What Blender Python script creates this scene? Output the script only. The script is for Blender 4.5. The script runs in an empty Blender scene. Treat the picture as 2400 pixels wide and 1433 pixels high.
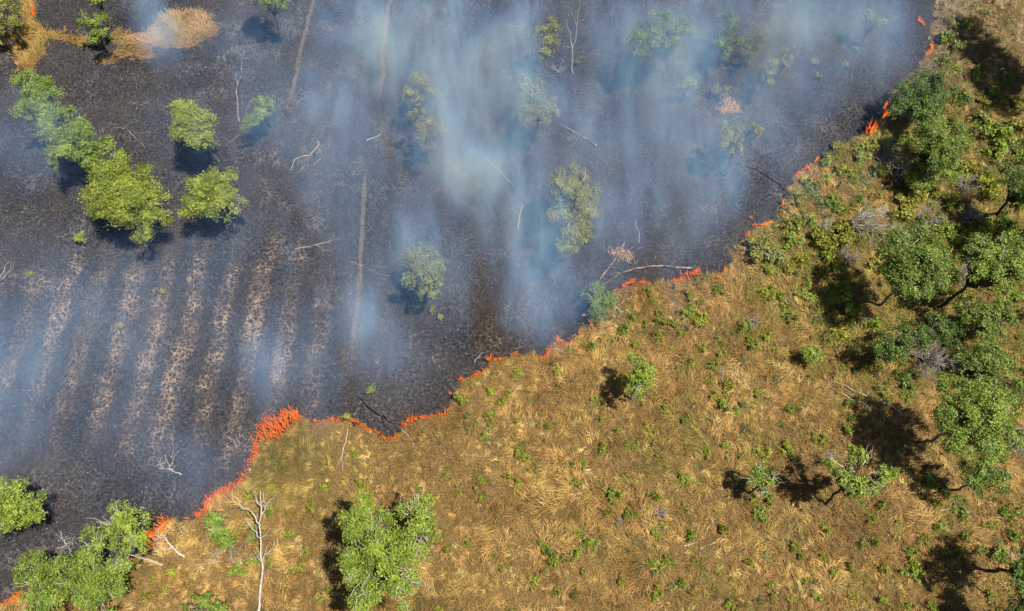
import bpy, bmesh, math, random
import numpy as np
from mathutils import Vector

# ------------------------------------------------------------------ camera, sky, sun, exposure
scene = bpy.context.scene
col = scene.collection
PITCH, CAM_H, FOC, PX, PY = math.radians(65), 60.0, 1714.0, 1200.0, 716.5
cam_d = bpy.data.cameras.new("camera"); cam = bpy.data.objects.new("camera", cam_d); col.objects.link(cam)
cam.location = (0, 0, CAM_H); cam.rotation_euler = (math.pi / 2 - PITCH, 0, 0)
cam_d.sensor_width = 36.0; cam_d.lens = 36.0 * FOC / 2400.0
cam_d.clip_start = 0.5; cam_d.clip_end = 6000
scene.camera = cam

ANTI = (500.0, 1305.0)                       # where shadows converge in the photograph
def ray(x, y):
    r = (x - PX) / FOC; u = -(y - PY) / FOC
    return np.array([r, math.cos(PITCH) + math.sin(PITCH) * u, -math.sin(PITCH) + math.cos(PITCH) * u])
sd = ray(*ANTI); sd /= np.linalg.norm(sd)     # direction the sunlight travels
elev = math.asin(-sd[2])
sun_az = math.atan2(-sd[0], -sd[1])           # azimuth of the sun, from +Y towards +X

world = bpy.data.worlds.new("World"); scene.world = world; world.use_nodes = True
wn = world.node_tree.nodes; wl = world.node_tree.links
sky = wn.new("ShaderNodeTexSky"); sky.sky_type = 'NISHITA'; sky.sun_disc = False
sky.sun_elevation = elev; sky.sun_rotation = sun_az
sky.altitude = 50; sky.air_density = 1.0; sky.dust_density = 1.0; sky.ozone_density = 1.0
wn["Background"].inputs[1].default_value = 0.05
wl.new(sky.outputs[0], wn["Background"].inputs[0])

sun_d = bpy.data.lights.new("sun", 'SUN'); sun = bpy.data.objects.new("sun", sun_d); col.objects.link(sun)
sun_d.energy = 5.0; sun_d.angle = math.radians(0.53); sun_d.color = (1.0, 0.94, 0.85)
sun.rotation_euler = Vector(sd).to_track_quat('-Z', 'Y').to_euler(); sun.location = (40, -40, 120)

scene.view_settings.view_transform = 'Standard'; scene.view_settings.look = 'None'
scene.view_settings.exposure = 0.38; scene.view_settings.gamma = 1.0
scene.view_settings.use_curve_mapping = False
scene.render.engine = 'CYCLES'
scene.cycles.max_bounces = 5; scene.cycles.diffuse_bounces = 2; scene.cycles.glossy_bounces = 1
scene.cycles.transmission_bounces = 2; scene.cycles.volume_bounces = 0; scene.cycles.transparent_max_bounces = 12
scene.cycles.use_denoising = True
scene.cycles.caustics_reflective = False; scene.cycles.caustics_refractive = False
scene.cycles.volume_step_rate = 0.8; scene.cycles.volume_max_steps = 64

# ------------------------------------------------------------------ helpers
rng = np.random.default_rng(7); random.seed(7)

def G(x, y, h=0.0):
    """ground (or height h) point that a photo pixel looks at"""
    d = ray(x, y); t = (CAM_H - h) / (-d[2])
    return np.array([d[0] * t, d[1] * t, h])
def mpp(x, y, h=0.0):
    return (CAM_H - h) / (-ray(x, y)[2]) / FOC          # metres per photo pixel there
def GP(P):                                               # many pixels at once
    P = np.asarray(P, float); r = (P[:, 0] - PX) / FOC; u = -(P[:, 1] - PY) / FOC
    Y = math.cos(PITCH) + math.sin(PITCH) * u; Z = -math.sin(PITCH) + math.cos(PITCH) * u
    t = CAM_H / -Z
    return np.stack([r * t, Y * t], 1)
def to_px(X, Y, Z=0.0):
    dz = Z - CAM_H
    f = math.cos(PITCH) * Y - math.sin(PITCH) * dz; u = math.sin(PITCH) * Y + math.cos(PITCH) * dz
    return PX + FOC * X / f, PY - FOC * u / f

def vnoise(P, scale, seed):
    """smooth value noise 0..1 on 2-D points"""
    r = np.random.default_rng(seed); T = r.random((128, 128))
    q = P[:, :2] / scale + 64.0; i = np.floor(q).astype(int); f = q - i; f = f * f * (3 - 2 * f)
    a = i % 128; b = (i + 1) % 128
    return ((T[a[:, 0], a[:, 1]] * (1 - f[:, 0]) + T[b[:, 0], a[:, 1]] * f[:, 0]) * (1 - f[:, 1])
            + (T[a[:, 0], b[:, 1]] * (1 - f[:, 0]) + T[b[:, 0], b[:, 1]] * f[:, 0]) * f[:, 1])
def fbm(P, scale, seed, n=4):
    s = 0; w = 0; a = 1.0
    for k in range(n):
        s = s + a * vnoise(P, scale / 2 ** k, seed + k); w += a; a *= 0.55
    return s / w

def in_poly(P, poly):
    x, y = P[:, 0], P[:, 1]; c = np.zeros(len(P), bool); n = len(poly); j = n - 1
    for i in range(n):
        xi, yi = poly[i]; xj, yj = poly[j]
        if yi != yj:
            m = ((yi > y) != (yj > y)) & (x < (xj - xi) * (y - yi) / (yj - yi) + xi)
            c ^= m
        j = i
    return c
def dist_poly(P, line):
    d = np.full(len(P), 1e9)
    for a, b in zip(line[:-1], line[1:]):
        ab = b - a; L = (ab @ ab) + 1e-9
        t = np.clip(((P - a) @ ab) / L, 0, 1)
        d = np.minimum(d, np.hypot(*(P - a - t[:, None] * ab).T))
    return d

def make_mesh(name, V, Fs, color=None, attr=None, smooth=False):
    V = np.ascontiguousarray(V, np.float32); Fs = [np.asarray(f, np.int32) for f in Fs if len(f)]
    me = bpy.data.meshes.new(name); me.vertices.add(len(V)); me.vertices.foreach_set("co", V.ravel())
    loops = np.concatenate([f.ravel() for f in Fs]); tot = np.concatenate([np.full(len(f), f.shape[1], np.int32) for f in Fs])
    start = np.concatenate([[0], np.cumsum(tot)[:-1]]).astype(np.int32)
    me.loops.add(len(loops)); me.loops.foreach_set("vertex_index", loops)
    me.polygons.add(len(tot)); me.polygons.foreach_set("loop_start", start); me.polygons.foreach_set("loop_total", tot)
    if smooth: me.polygons.foreach_set("use_smooth", np.ones(len(tot), bool))
    if color is not None:
        c = np.ones((len(V), 4), np.float32); c[:, :3] = color
        a = me.color_attributes.new("tint", 'FLOAT_COLOR', 'POINT'); a.data.foreach_set("color", c.ravel())
    if attr is not None:
        a = me.attributes.new("heat", 'FLOAT', 'POINT'); a.data.foreach_set("value", np.asarray(attr, np.float32))
    me.update(calc_edges=True); me.validate()
    return me

def obj(name, me, mat, parent=None, loc=None):
    o = bpy.data.objects.new(name, me); col.objects.link(o)
    if mat is not None and not me.materials: me.materials.append(mat)
    if parent is not None: o.parent = parent
    if loc is not None: o.location = loc
    return o
def empty(name, loc):
    o = bpy.data.objects.new(name, None); col.objects.link(o); o.location = loc; o.empty_display_size = 0.3
    return o
USED = set()
def tag(o, label, cat, group=None):
    o["label"] = label; o["category"] = cat
    if group: o["group"] = group
    return o

class Tubes:
    def __init__(s): s.V = []; s.F = []; s.n = 0
    def add(s, path, radii, sides=5):
        path = np.asarray(path, float); n = len(path); radii = np.broadcast_to(radii, (n,))
        T = np.gradient(path, axis=0); T /= np.linalg.norm(T, axis=1)[:, None] + 1e-9
        ref = np.array([0.0, 0, 1.0]) if abs(T[0, 2]) < 0.9 else np.array([1.0, 0, 0])
        A = np.cross(T, ref); A /= np.linalg.norm(A, axis=1)[:, None] + 1e-9; B = np.cross(T, A)
        th = np.arange(sides) * 2 * math.pi / sides
        ring = path[:, None, :] + radii[:, None, None] * (np.cos(th)[None, :, None] * A[:, None, :] + np.sin(th)[None, :, None] * B[:, None, :])
        s.V.append(ring.reshape(-1, 3))
        i = np.arange(n - 1)[:, None] * sides; k = np.arange(sides)[None, :]; k2 = (k + 1) % sides
        F = np.stack([i + k, i + k2, i + sides + k2, i + sides + k], -1).reshape(-1, 4) + s.n
        s.F.append(F); s.n += n * sides
    def mesh(s, name):
        return make_mesh(name, np.concatenate(s.V), [np.concatenate(s.F)], smooth=True)

# ------------------------------------------------------------------ materials
def new_mat(name):
    m = bpy.data.materials.new(name); m.use_nodes = True; nt = m.node_tree
    return m, nt, nt.nodes["Principled BSDF"], nt.nodes["Material Output"]
def N(nt, kind, **kw):
    n = nt.nodes.new(kind)
    for k, v in kw.items(): setattr(n, k, v)
    return n
def sset(nt, sock, v):
    if isinstance(v, bpy.types.NodeSocket): nt.links.new(v, sock)
    else: sock.default_value = v
def math_n(nt, op, a, b=0.0, c=None, clamp=False):
    n = N(nt, "ShaderNodeMath", operation=op, use_clamp=clamp)
    sset(nt, n.inputs[0], a); sset(nt, n.inputs[1], b)
    if c is not None: sset(nt, n.inputs[2], c)
    return n.outputs[0]
def maprange(nt, v, a, b, c=0.0, d=1.0, smooth=True):
    n = N(nt, "ShaderNodeMapRange"); n.interpolation_type = 'SMOOTHSTEP' if smooth else 'LINEAR'
    sset(nt, n.inputs[0], v)
    for i, q in enumerate((a, b, c, d)): sset(nt, n.inputs[1 + i], q)
    return n.outputs[0]
def noise_n(nt, vec, scale, detail=3.0, rough=0.55, dist=0.0):
    n = N(nt, "ShaderNodeTexNoise"); nt.links.new(vec, n.inputs["Vector"])
    n.inputs["Scale"].default_value = scale; n.inputs["Detail"].default_value = detail
    n.inputs["Roughness"].default_value = rough; n.inputs["Distortion"].default_value = dist
    return n.outputs[0]
def mixc(nt, f, a, b):
    n = N(nt, "ShaderNodeMix", data_type='RGBA'); sset(nt, n.inputs[0], f)
    for s, v in ((n.inputs[6], a), (n.inputs[7], b)):
        if isinstance(v, bpy.types.NodeSocket): nt.links.new(v, s)
        else: s.default_value = (*v, 1)
    return n.outputs[2]

def mat_leaf():
    m, nt, p, out = new_mat("leaf")
    a = N(nt, "ShaderNodeAttribute", attribute_name="tint")
    p.inputs["Roughness"].default_value = 0.5
    p.inputs["Specular IOR Level"].default_value = 0.4
    nt.links.new(a.outputs["Color"], p.inputs["Base Color"])
    tr = N(nt, "ShaderNodeBsdfTranslucent"); nt.links.new(a.outputs["Color"], tr.inputs[0])
    mx = N(nt, "ShaderNodeMixShader"); mx.inputs[0].default_value = 0.16
    nt.links.new(p.outputs[0], mx.inputs[1]); nt.links.new(tr.outputs[0], mx.inputs[2]); nt.links.new(mx.outputs[0], out.inputs[0])
    return m
def mat_tint(name, rough=0.8, spec=0.2):
    m, nt, p, out = new_mat(name)
    a = N(nt, "ShaderNodeAttribute", attribute_name="tint")
    nt.links.new(a.outputs["Color"], p.inputs["Base Color"])
    p.inputs["Roughness"].default_value = rough; p.inputs["Specular IOR Level"].default_value = spec
    return m
def mat_wood(name, c1, c2, scale=6.0, rough=0.8):
    m, nt, p, out = new_mat(name)
    tc = N(nt, "ShaderNodeNewGeometry")
    f = maprange(nt, noise_n(nt, tc.outputs["Position"], scale, 4, 0.65), 0.35, 0.68)
    nt.links.new(mixc(nt, f, c1, c2), p.inputs["Base Color"])
    p.inputs["Roughness"].default_value = rough; p.inputs["Specular IOR Level"].default_value = 0.2
    b = N(nt, "ShaderNodeBump"); b.inputs["Strength"].default_value = 0.4; b.inputs["Distance"].default_value = 0.02
    nt.links.new(noise_n(nt, tc.outputs["Position"], scale * 6, 3), b.inputs["Height"]); nt.links.new(b.outputs[0], p.inputs["Normal"])
    return m
LEAF = mat_leaf()
GRASS = mat_tint("dry_grass", 0.75, 0.25)
CHAR = mat_tint("charred", 0.9, 0.1)
BARK = mat_wood("bark", (0.10, 0.085, 0.07), (0.26, 0.24, 0.21))
DARKBARK = mat_wood("dark_bark", (0.035, 0.03, 0.028), (0.09, 0.075, 0.06))
DEAD = mat_wood("bleached_wood", (0.36, 0.32, 0.27), (0.60, 0.55, 0.48), 3)
GREYDEAD = mat_wood("grey_wood", (0.26, 0.24, 0.22), (0.46, 0.43, 0.40), 5)
BURNTWOOD = mat_wood("burnt_wood", (0.02, 0.018, 0.018), (0.13, 0.105, 0.095), 2.2)
PALEBURNT = mat_wood("half_burnt_wood", (0.07, 0.055, 0.05), (0.40, 0.31, 0.25), 1.6)

def mat_soil():
    m, nt, p, out = new_mat("grass_soil")
    g = N(nt, "ShaderNodeNewGeometry").outputs["Position"]
    c = mixc(nt, maprange(nt, noise_n(nt, g, 0.35, 4), 0.3, 0.7), (0.07, 0.047, 0.018), (0.14, 0.096, 0.036))
    c = mixc(nt, maprange(nt, noise_n(nt, g, 8.0, 5, 0.75), 0.42, 0.62), c, (0.30, 0.195, 0.075))
    c = mixc(nt, maprange(nt, noise_n(nt, g, 0.12, 3), 0.5, 0.75), c, (0.06, 0.068, 0.02))
    nt.links.new(c, p.inputs["Base Color"]); p.inputs["Roughness"].default_value = 0.95
    p.inputs["Specular IOR Level"].default_value = 0.1
    b = N(nt, "ShaderNodeBump"); b.inputs["Strength"].default_value = 0.9; b.inputs["Distance"].default_value = 0.15
    nt.links.new(noise_n(nt, g, 4.0, 5, 0.7), b.inputs["Height"]); nt.links.new(b.outputs[0], p.inputs["Normal"])
    return m

# row direction of the old planting ridges, from two marks on one ridge
ra, rb = GP([(395, 721), (348, 915)]); rdir = (rb - ra) / np.linalg.norm(rb - ra); rnor = np.array([-rdir[1], rdir[0]])
def mat_burnt():
    m, nt, p, out = new_mat("burnt_soil")
    g = N(nt, "ShaderNodeNewGeometry").outputs["Position"]
    # coarse and fine variation of the char
    big = maprange(nt, noise_n(nt, g, 0.13, 4, 0.6), 0.32, 0.68)
    mid = maprange(nt, noise_n(nt, g, 0.9, 4, 0.65), 0.3, 0.7)
    fine = maprange(nt, noise_n(nt, g, 3.4, 4, 0.75), 0.40, 0.62)
    c = mixc(nt, fine, (0.006, 0.0064, 0.0075), (0.068, 0.067, 0.071))
    c = mixc(nt, math_n(nt, 'MULTIPLY', mid, 0.5), c, (0.020, 0.018, 0.0175))
    c = mixc(nt, math_n(nt, 'MULTIPLY', big, 0.45), c, (0.072, 0.064, 0.061))
    # bare soil showing as a net between the burnt tussocks, on the ridges
    warp = N(nt, "ShaderNodeTexNoise"); nt.links.new(g, warp.inputs["Vector"]); warp.inputs["Scale"].default_value = 1.7; warp.inputs["Detail"].default_value = 3
    ws = N(nt, "ShaderNodeVectorMath", operation='SCALE'); nt.links.new(warp.outputs["Color"], ws.inputs[0]); ws.inputs["Scale"].default_value = 0.9
    wa = N(nt, "ShaderNodeVectorMath", operation='ADD'); nt.links.new(g, wa.inputs[0]); nt.links.new(ws.outputs[0], wa.inputs[1])
    vo = N(nt, "ShaderNodeTexVoronoi", feature='DISTANCE_TO_EDGE'); nt.links.new(wa.outputs[0], vo.inputs["Vector"]); vo.inputs["Scale"].default_value = 2.1
    dot = N(nt, "ShaderNodeVectorMath", operation='DOT_PRODUCT'); nt.links.new(g, dot.inputs[0]); dot.inputs[1].default_value = (rnor[0], rnor[1], 0)
    low = noise_n(nt, g, 0.22, 2)
    ph = math_n(nt, 'ADD', math_n(nt, 'MULTIPLY', dot.outputs["Value"], 2 * math.pi / 2.95), math_n(nt, 'MULTIPLY', low, 3.2))
    row = maprange(nt, math_n(nt, 'SINE', ph), -1.0, 0.7)
    # where the ridges lie
    ca = G(400, 800); ax = N(nt, "ShaderNodeVectorMath", operation='SUBTRACT'); nt.links.new(g, ax.inputs[0]); ax.inputs[1].default_value = tuple(ca)
    sc = N(nt, "ShaderNodeVectorMath", operation='MULTIPLY'); nt.links.new(ax.outputs[0], sc.inputs[0]); sc.inputs[1].default_value = (1 / 22.0, 1 / 13.0, 0)
    ln = N(nt, "ShaderNodeVectorMath", operation='LENGTH'); nt.links.new(sc.outputs[0], ln.inputs[0])
    field = maprange(nt, ln.outputs["Value"], 1.15, 0.35)
    patch = maprange(nt, noise_n(nt, g, 0.28, 3), 0.38, 0.66)
    ridge = math_n(nt, 'MULTIPLY', math_n(nt, 'MULTIPLY', row, field), maprange(nt, patch, 0, 1, 0.55, 1.0))
    weak = math_n(nt, 'MULTIPLY', patch, maprange(nt, noise_n(nt, g, 0.06, 2), 0.42, 0.62, 0.55, 0.95))
    amount = math_n(nt, 'MAXIMUM', ridge, weak)
    width = math_n(nt, 'MULTIPLY', amount, 0.135)
    net = maprange(nt, vo.outputs["Distance"], math_n(nt, 'ADD', width, 0.03), math_n(nt, 'MULTIPLY', width, 0.35))
    net = math_n(nt, 'MULTIPLY', net, maprange(nt, noise_n(nt, g, 0.75, 3, 0.6), 0.36, 0.60, 0.40, 1.2))
    net = math_n(nt, 'MULTIPLY', net, math_n(nt, 'MULTIPLY', amount, maprange(nt, fine, 0.0, 1.0, 0.5, 1.0)), clamp=True)
    soil = mixc(nt, mid, (0.29, 0.215, 0.155), (0.44, 0.335, 0.24))
    soil = mixc(nt, maprange(nt, ridge, 0.1, 0.45), (0.17, 0.15, 0.138), soil)
    c = mixc(nt, math_n(nt, 'MULTIPLY', ridge, 0.13), c, (0.20, 0.155, 0.12))
    c = mixc(nt, net, c, soil)
    # pale ash
    ash = math_n(nt, 'MULTIPLY', maprange(nt, noise_n(nt, g, 5.5, 3, 0.7), 0.55, 0.70), maprange(nt, noise_n(nt, g, 0.30, 4, 0.65), 0.50, 0.66))
    c = mixc(nt, ash, c, (0.24, 0.235, 0.24))
    nt.links.new(c, p.inputs["Base Color"]); p.inputs["Roughness"].default_value = 0.9
    p.inputs["Specular IOR Level"].default_value = 0.15
    b = N(nt, "ShaderNodeBump"); b.inputs["Strength"].default_value = 0.8; b.inputs["Distance"].default_value = 0.12
    nt.links.new(noise_n(nt, g, 3.6, 4, 0.75), b.inputs["Height"]); nt.links.new(b.outputs[0], p.inputs["Normal"])
    return m
def mat_path():
    m, nt, p, out = new_mat("trodden_path")
    g = N(nt, "ShaderNodeNewGeometry").outputs["Position"]
    f = maprange(nt, noise_n(nt, g, 2.5, 4, 0.7), 0.3, 0.7)
    c = mixc(nt, f, (0.07, 0.056, 0.046), (0.16, 0.128, 0.10))
    nt.links.new(c, p.inputs["Base Color"]); p.inputs["Roughness"].default_value = 0.95
    b = N(nt, "ShaderNodeBump"); b.inputs["Strength"].default_value = 0.5; b.inputs["Distance"].default_value = 0.05
    nt.links.new(noise_n(nt, g, 6.0, 4, 0.7), b.inputs["Height"]); nt.links.new(b.outputs[0], p.inputs["Normal"])
    return m
def mat_flame():
    m, nt, p, out = new_mat("flame")
    a = N(nt, "ShaderNodeAttribute", attribute_name="heat"); h = a.outputs["Fac"]
    g = N(nt, "ShaderNodeNewGeometry").outputs["Position"]
    ramp = N(nt, "ShaderNodeValToRGB"); nt.links.new(math_n(nt, 'ADD', h, math_n(nt, 'MULTIPLY', math_n(nt, 'SUBTRACT', noise_n(nt, g, 6.0, 3), 0.5), 1.7)), ramp.inputs[0])
    e = ramp.color_ramp.elements; e[0].position = 0.0; e[0].color = (1.0, 0.24, 0.025, 1); e[1].position = 1.0; e[1].color = (0.42, 0.020, 0.008, 1)
    q = e.new(0.22); q.color = (1.0, 0.058, 0.006, 1)
    q = e.new(0.6); q.color = (0.85, 0.034, 0.005, 1)
    em = N(nt, "ShaderNodeEmission"); nt.links.new(ramp.outputs[0], em.inputs[0]); em.inputs[1].default_value = 0.86
    tr = N(nt, "ShaderNodeBsdfTransparent"); mx = N(nt, "ShaderNodeMixShader")
    al = math_n(nt, 'MULTIPLY', maprange(nt, h, 1.0, 0.35, 0.15, 1.0), maprange(nt, noise_n(nt, g, 7.0, 3), 0.34, 0.52, 0.2, 1.0))
    nt.links.new(al, mx.inputs[0]); nt.links.new(tr.outputs[0], mx.inputs[1]); nt.links.new(em.outputs[0], mx.inputs[2])
    nt.links.new(mx.outputs[0], out.inputs[0]); nt.nodes.remove(p)
    return m
SMOKE_Z = 7.0
PUFFS = [  # photo pixel of the middle, full width and height in photo pixels, strength
 (820, 120, 330, 300, 0.085), (1050, 60, 560, 420, 0.085), (1120, 240, 380, 540, 0.10), (1190, 420, 400, 320, 0.07), (700, 250, 260, 240, 0.035),
 (1640, 50, 560, 380, 0.10), (1960, 20, 560, 320, 0.105), (1610, 310, 340, 460, 0.07), (2100, 110, 200, 260, 0.06), (1430, 500, 400, 280, 0.045),
 (1275, 715, 240, 160, 0.085), (850, 790, 380, 210, 0.075), (-10, 890, 340, 460, 0.065), (352, 36, 80, 190, 0.22), (1000, 625, 280, 320, 0.085),
 (460, 1085, 260, 210, 0.035), (1180, 250, 1650, 820, 0.060), (260, 800, 1100, 640, 0.025), (1840, 200, 380, 240, 0.06), (40, 340, 300, 220, 0.03),
 (1270, 590, 300, 200, 0.075), (1395, 690, 170, 110, 0.07), (660, 880, 260, 180, 0.04)]
def mat_smoke():
    m, nt, p, out = new_mat("smoke"); nt.nodes.remove(p)
    g = N(nt, "ShaderNodeNewGeometry").outputs["Position"]
    mp = N(nt, "ShaderNodeMapping"); mp.inputs["Rotation"].default_value = (0, 0, math.radians(24)); mp.inputs["Scale"].default_value = (0.17, 0.085, 0.12)
    nt.links.new(g, mp.inputs[0])
    n1 = N(nt, "ShaderNodeTexNoise"); nt.links.new(mp.outputs[0], n1.inputs["Vector"]); n1.inputs["Scale"].default_value = 1.0
    n1.inputs["Detail"].default_value = 4.0; n1.inputs["Roughness"].default_value = 0.6; n1.inputs["Distortion"].default_value = 0.45
    fray = math_n(nt, 'MULTIPLY', math_n(nt, 'SUBTRACT', 0.55, n1.outputs[0]), 1.0)
    tot = None
    for (x, y, w_, h_, a_) in PUFFS:
        c = G(x, y, SMOKE_Z); k_ = mpp(x, y, SMOKE_Z)
        sub = N(nt, "ShaderNodeVectorMath", operation='SUBTRACT'); nt.links.new(g, sub.inputs[0]); sub.inputs[1].default_value = tuple(c)
        mul = N(nt, "ShaderNodeVectorMath", operation='MULTIPLY'); nt.links.new(sub.outputs[0], mul.inputs[0]); mul.inputs[1].default_value = (2 / (w_ * k_ * 1.3), 2 * 0.9 / (h_ * k_ * 1.3), 0)
        ln = N(nt, "ShaderNodeVectorMath", operation='LENGTH'); nt.links.new(mul.outputs[0], ln.inputs[0])
        v = maprange(nt, math_n(nt, 'ADD', ln.outputs["Value"], fray), 1.0, 0.0, 0.0, a_)
        tot = v if tot is None else math_n(nt, 'ADD', tot, v)
    sep = N(nt, "ShaderNodeSeparateXYZ"); nt.links.new(g, sep.inputs[0])
    zt = math_n(nt, 'MULTIPLY', maprange(nt, sep.outputs[2], 13.9, 9.0), maprange(nt, sep.outputs[2], 0.6, 5.0))
    mp2 = N(nt, "ShaderNodeMapping"); mp2.inputs["Rotation"].default_value = (0, 0, math.radians(24)); mp2.inputs["Scale"].default_value = (0.55, 0.13, 0.25)
    nt.links.new(g, mp2.inputs[0]); n2 = noise_n(nt, mp2.outputs[0], 1.0, 3.0, 0.6, 0.6)
    w = math_n(nt, 'MULTIPLY', maprange(nt, n1.outputs[0], 0.33, 0.67, 0.30, 1.0), maprange(nt, n2, 0.32, 0.68, 0.5, 1.5))
    d = math_n(nt, 'MULTIPLY', math_n(nt, 'MULTIPLY', tot, zt), math_n(nt, 'MULTIPLY', w, 1.08))
    vs = N(nt, "ShaderNodeVolumeScatter"); vs.inputs["Color"].default_value = (0.25, 0.50, 1.0, 1); vs.inputs["Anisotropy"].default_value = -0.2
    nt.links.new(d, vs.inputs["Density"]); nt.links.new(vs.outputs[0], out.inputs["Volume"])
    return m
SOIL, BURNT, PATH, FLAME, SMOKE = mat_soil(), mat_burnt(), mat_path(), mat_flame(), mat_smoke()

# ------------------------------------------------------------------ ground, burnt ground, paths
def sheet(name, poly, z, mat):
    me = bpy.data.meshes.new(name)
    me.from_pydata([(p[0], p[1], z) for p in poly], [], [list(range(len(poly)))])
    if me.polygons[0].normal.z < 0: me.flip_normals()
    me.update()
    o = obj(name, me, mat); o["kind"] = "structure"; return o

S = 2500
sheet("ground", [(-S, -S), (S, -S), (S, S), (-S, S)], 0.0, SOIL)

FRONT = [(2230, -260), (2205, -60), (2198, 0), (2190, 30), (2178, 70), (2180, 110), (2166, 138), (2140, 178), (2122, 195), (2095, 215), (2075, 248), (2068, 275),
 (2045, 302), (2028, 318), (1988, 332), (1950, 357), (1915, 378), (1885, 400), (1865, 412), (1850, 440), (1836, 470), (1833, 492), (1814, 522), (1770, 532),
 (1750, 555), (1725, 578), (1715, 612), (1690, 642), (1640, 645), (1600, 658), (1560, 660), (1500, 664), (1465, 672), (1440, 688), (1400, 722), (1368, 756),
 (1355, 792), (1338, 808), (1302, 797), (1280, 840), (1250, 828), (1210, 834), (1152, 845), (1140, 870), (1110, 884), (1085, 892), (1065, 925), (1050, 968),
 (960, 990), (937, 1022), (905, 1030), (870, 1010), (850, 994), (825, 985), (800, 986), (735, 989), (705, 975), (692, 990), (655, 1014), (614, 1020),
 (606, 1052), (591, 1083), (580, 1108), (545, 1142), (500, 1168), (482, 1203), (440, 1218), (395, 1224), (366, 1245), (350, 1283), (310, 1318), (240, 1335),
 (165, 1330), (100, 1364), (60, 1385), (40, 1412), (0, 1422), (-150, 1470), (-400, 1520)]
def rough_line(P, step, amp, seed):
    r = np.random.default_rng(seed); out = []
    for a, b in zip(P[:-1], P[1:]):
        n = max(1, int(np.linalg.norm(b - a) / step)); t = np.arange(n)[:, None] / n
        out.append(a + (b - a) * t)
    Q = np.concatenate(out + [P[-1:]]); Q[1:-1] += r.normal(0, amp, (len(Q) - 2, 2)); return Q
front = rough_line(GP(FRONT), 0.35, 0.13, 3)
front_core = front.copy()
burnt_poly = np.concatenate([front, [[-400, front[-1, 1]], [-400, 420], [front[0, 0] + 20, 420]]])
sheet("burnt_ground", burnt_poly, 0.004, BURNT)

ISLES = {                                    # unburnt grass left inside the burn
 "a": [(62, -40), (80, -40), (84, 20), (80, 45), (108, 78), (165, 80), (215, 95), (240, 105), (200, 108), (150, 96), (112, 92), (97, 128), (75, 167), (36, 168), (42, 130), (15, 106), (-40, 105), (-40, 82), (20, 75), (45, 62)],
 "b": [(255, 80), (275, 72), (305, 68), (310, 85), (345, 75), (372, 40), (400, 30), (440, 28), (470, 25), (495, 50), (516, 65), (508, 82), (480, 92), (462, 108), (420, 112), (378, 112), (352, 100), (340, 96), (358, 120), (366, 134), (340, 140), (315, 130), (280, 133), (265, 150), (235, 152), (232, 136), (262, 125), (280, 108), (262, 95)],
 "c": [(1708 + 24 * math.cos(t) * (1 + 0.25 * math.sin(3 * t)), 251 + 19 * math.sin(t) * (1 + 0.2 * math.cos(2 * t))) for t in np.arange(0, 6.2, 0.35)],
 "d": [(1458 + 20 * math.cos(t) * (1 + 0.3 * math.sin(2 * t + 1)), 597 + 15 * math.sin(t) * (1 + 0.2 * math.cos(3 * t))) for t in np.arange(0, 6.2, 0.35)],
}
isles = {k: rough_line(np.concatenate([GP(v), GP(v)[:1]]), 0.4, 0.16, 11 + i)[:-1] for i, (k, v) in enumerate(ISLES.items())}
for k, v in isles.items(): sheet("grass_island_ground", v, 0.010, SOIL)

def strip(name, px, wid, z, mat, seed):
    P = rough_line(GP(px), 0.5, 0.035, seed); T = np.gradient(P, axis=0); T /= np.linalg.norm(T, axis=1)[:, None]
    Nn = np.stack([-T[:, 1], T[:, 0]], 1); r = np.random.default_rng(seed)
    taper = np.clip(np.minimum(np.arange(len(P)), np.arange(len(P))[::-1]) / 4.0, 0.2, 1)
    wl_ = wid * (0.75 + 0.5 * r.random(len(P))) * taper; wr_ = wid * (0.75 + 0.5 * r.random(len(P))) * taper
    V = np.concatenate([np.c_[P - Nn * wl_[:, None] / 2, np.full(len(P), z)], np.c_[P + Nn * wr_[:, None] / 2, np.full(len(P), z)]])
    n = len(P); i = np.arange(n - 1); F = np.stack([i, i + n, i + n + 1, i + 1], 1)
    me = make_mesh(name, V, [F])
    if me.polygons[0].normal.z < 0: me.flip_normals()
    o = obj(name, me, mat); o["kind"] = "structure"; return o
strip("footpath", [(750, -60), (735, 0), (722, 50), (706, 110), (692, 185), (684, 225), (672, 258)], 0.42, 0.014, PATH, 1)
strip("footpath", [(935, -60), (914, 0), (903, 60), (899, 110), (897, 170), (890, 232)], 0.46, 0.015, PATH, 2)
strip("footpath", [(858, 390), (854, 440), (851, 490), (848, 560), (844, 640), (838, 715), (829, 780), (823, 845)], 0.40, 0.016, PATH, 3)
TRACK = GP([(815, 990), (806, 1050), (792, 1110), (776, 1180), (770, 1260)])
SCAR1 = GP([(1085, 1396), (1130, 1394), (1220, 1380)]); SCAR2 = GP([(1130, 1394), (1138, 1440)])

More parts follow.
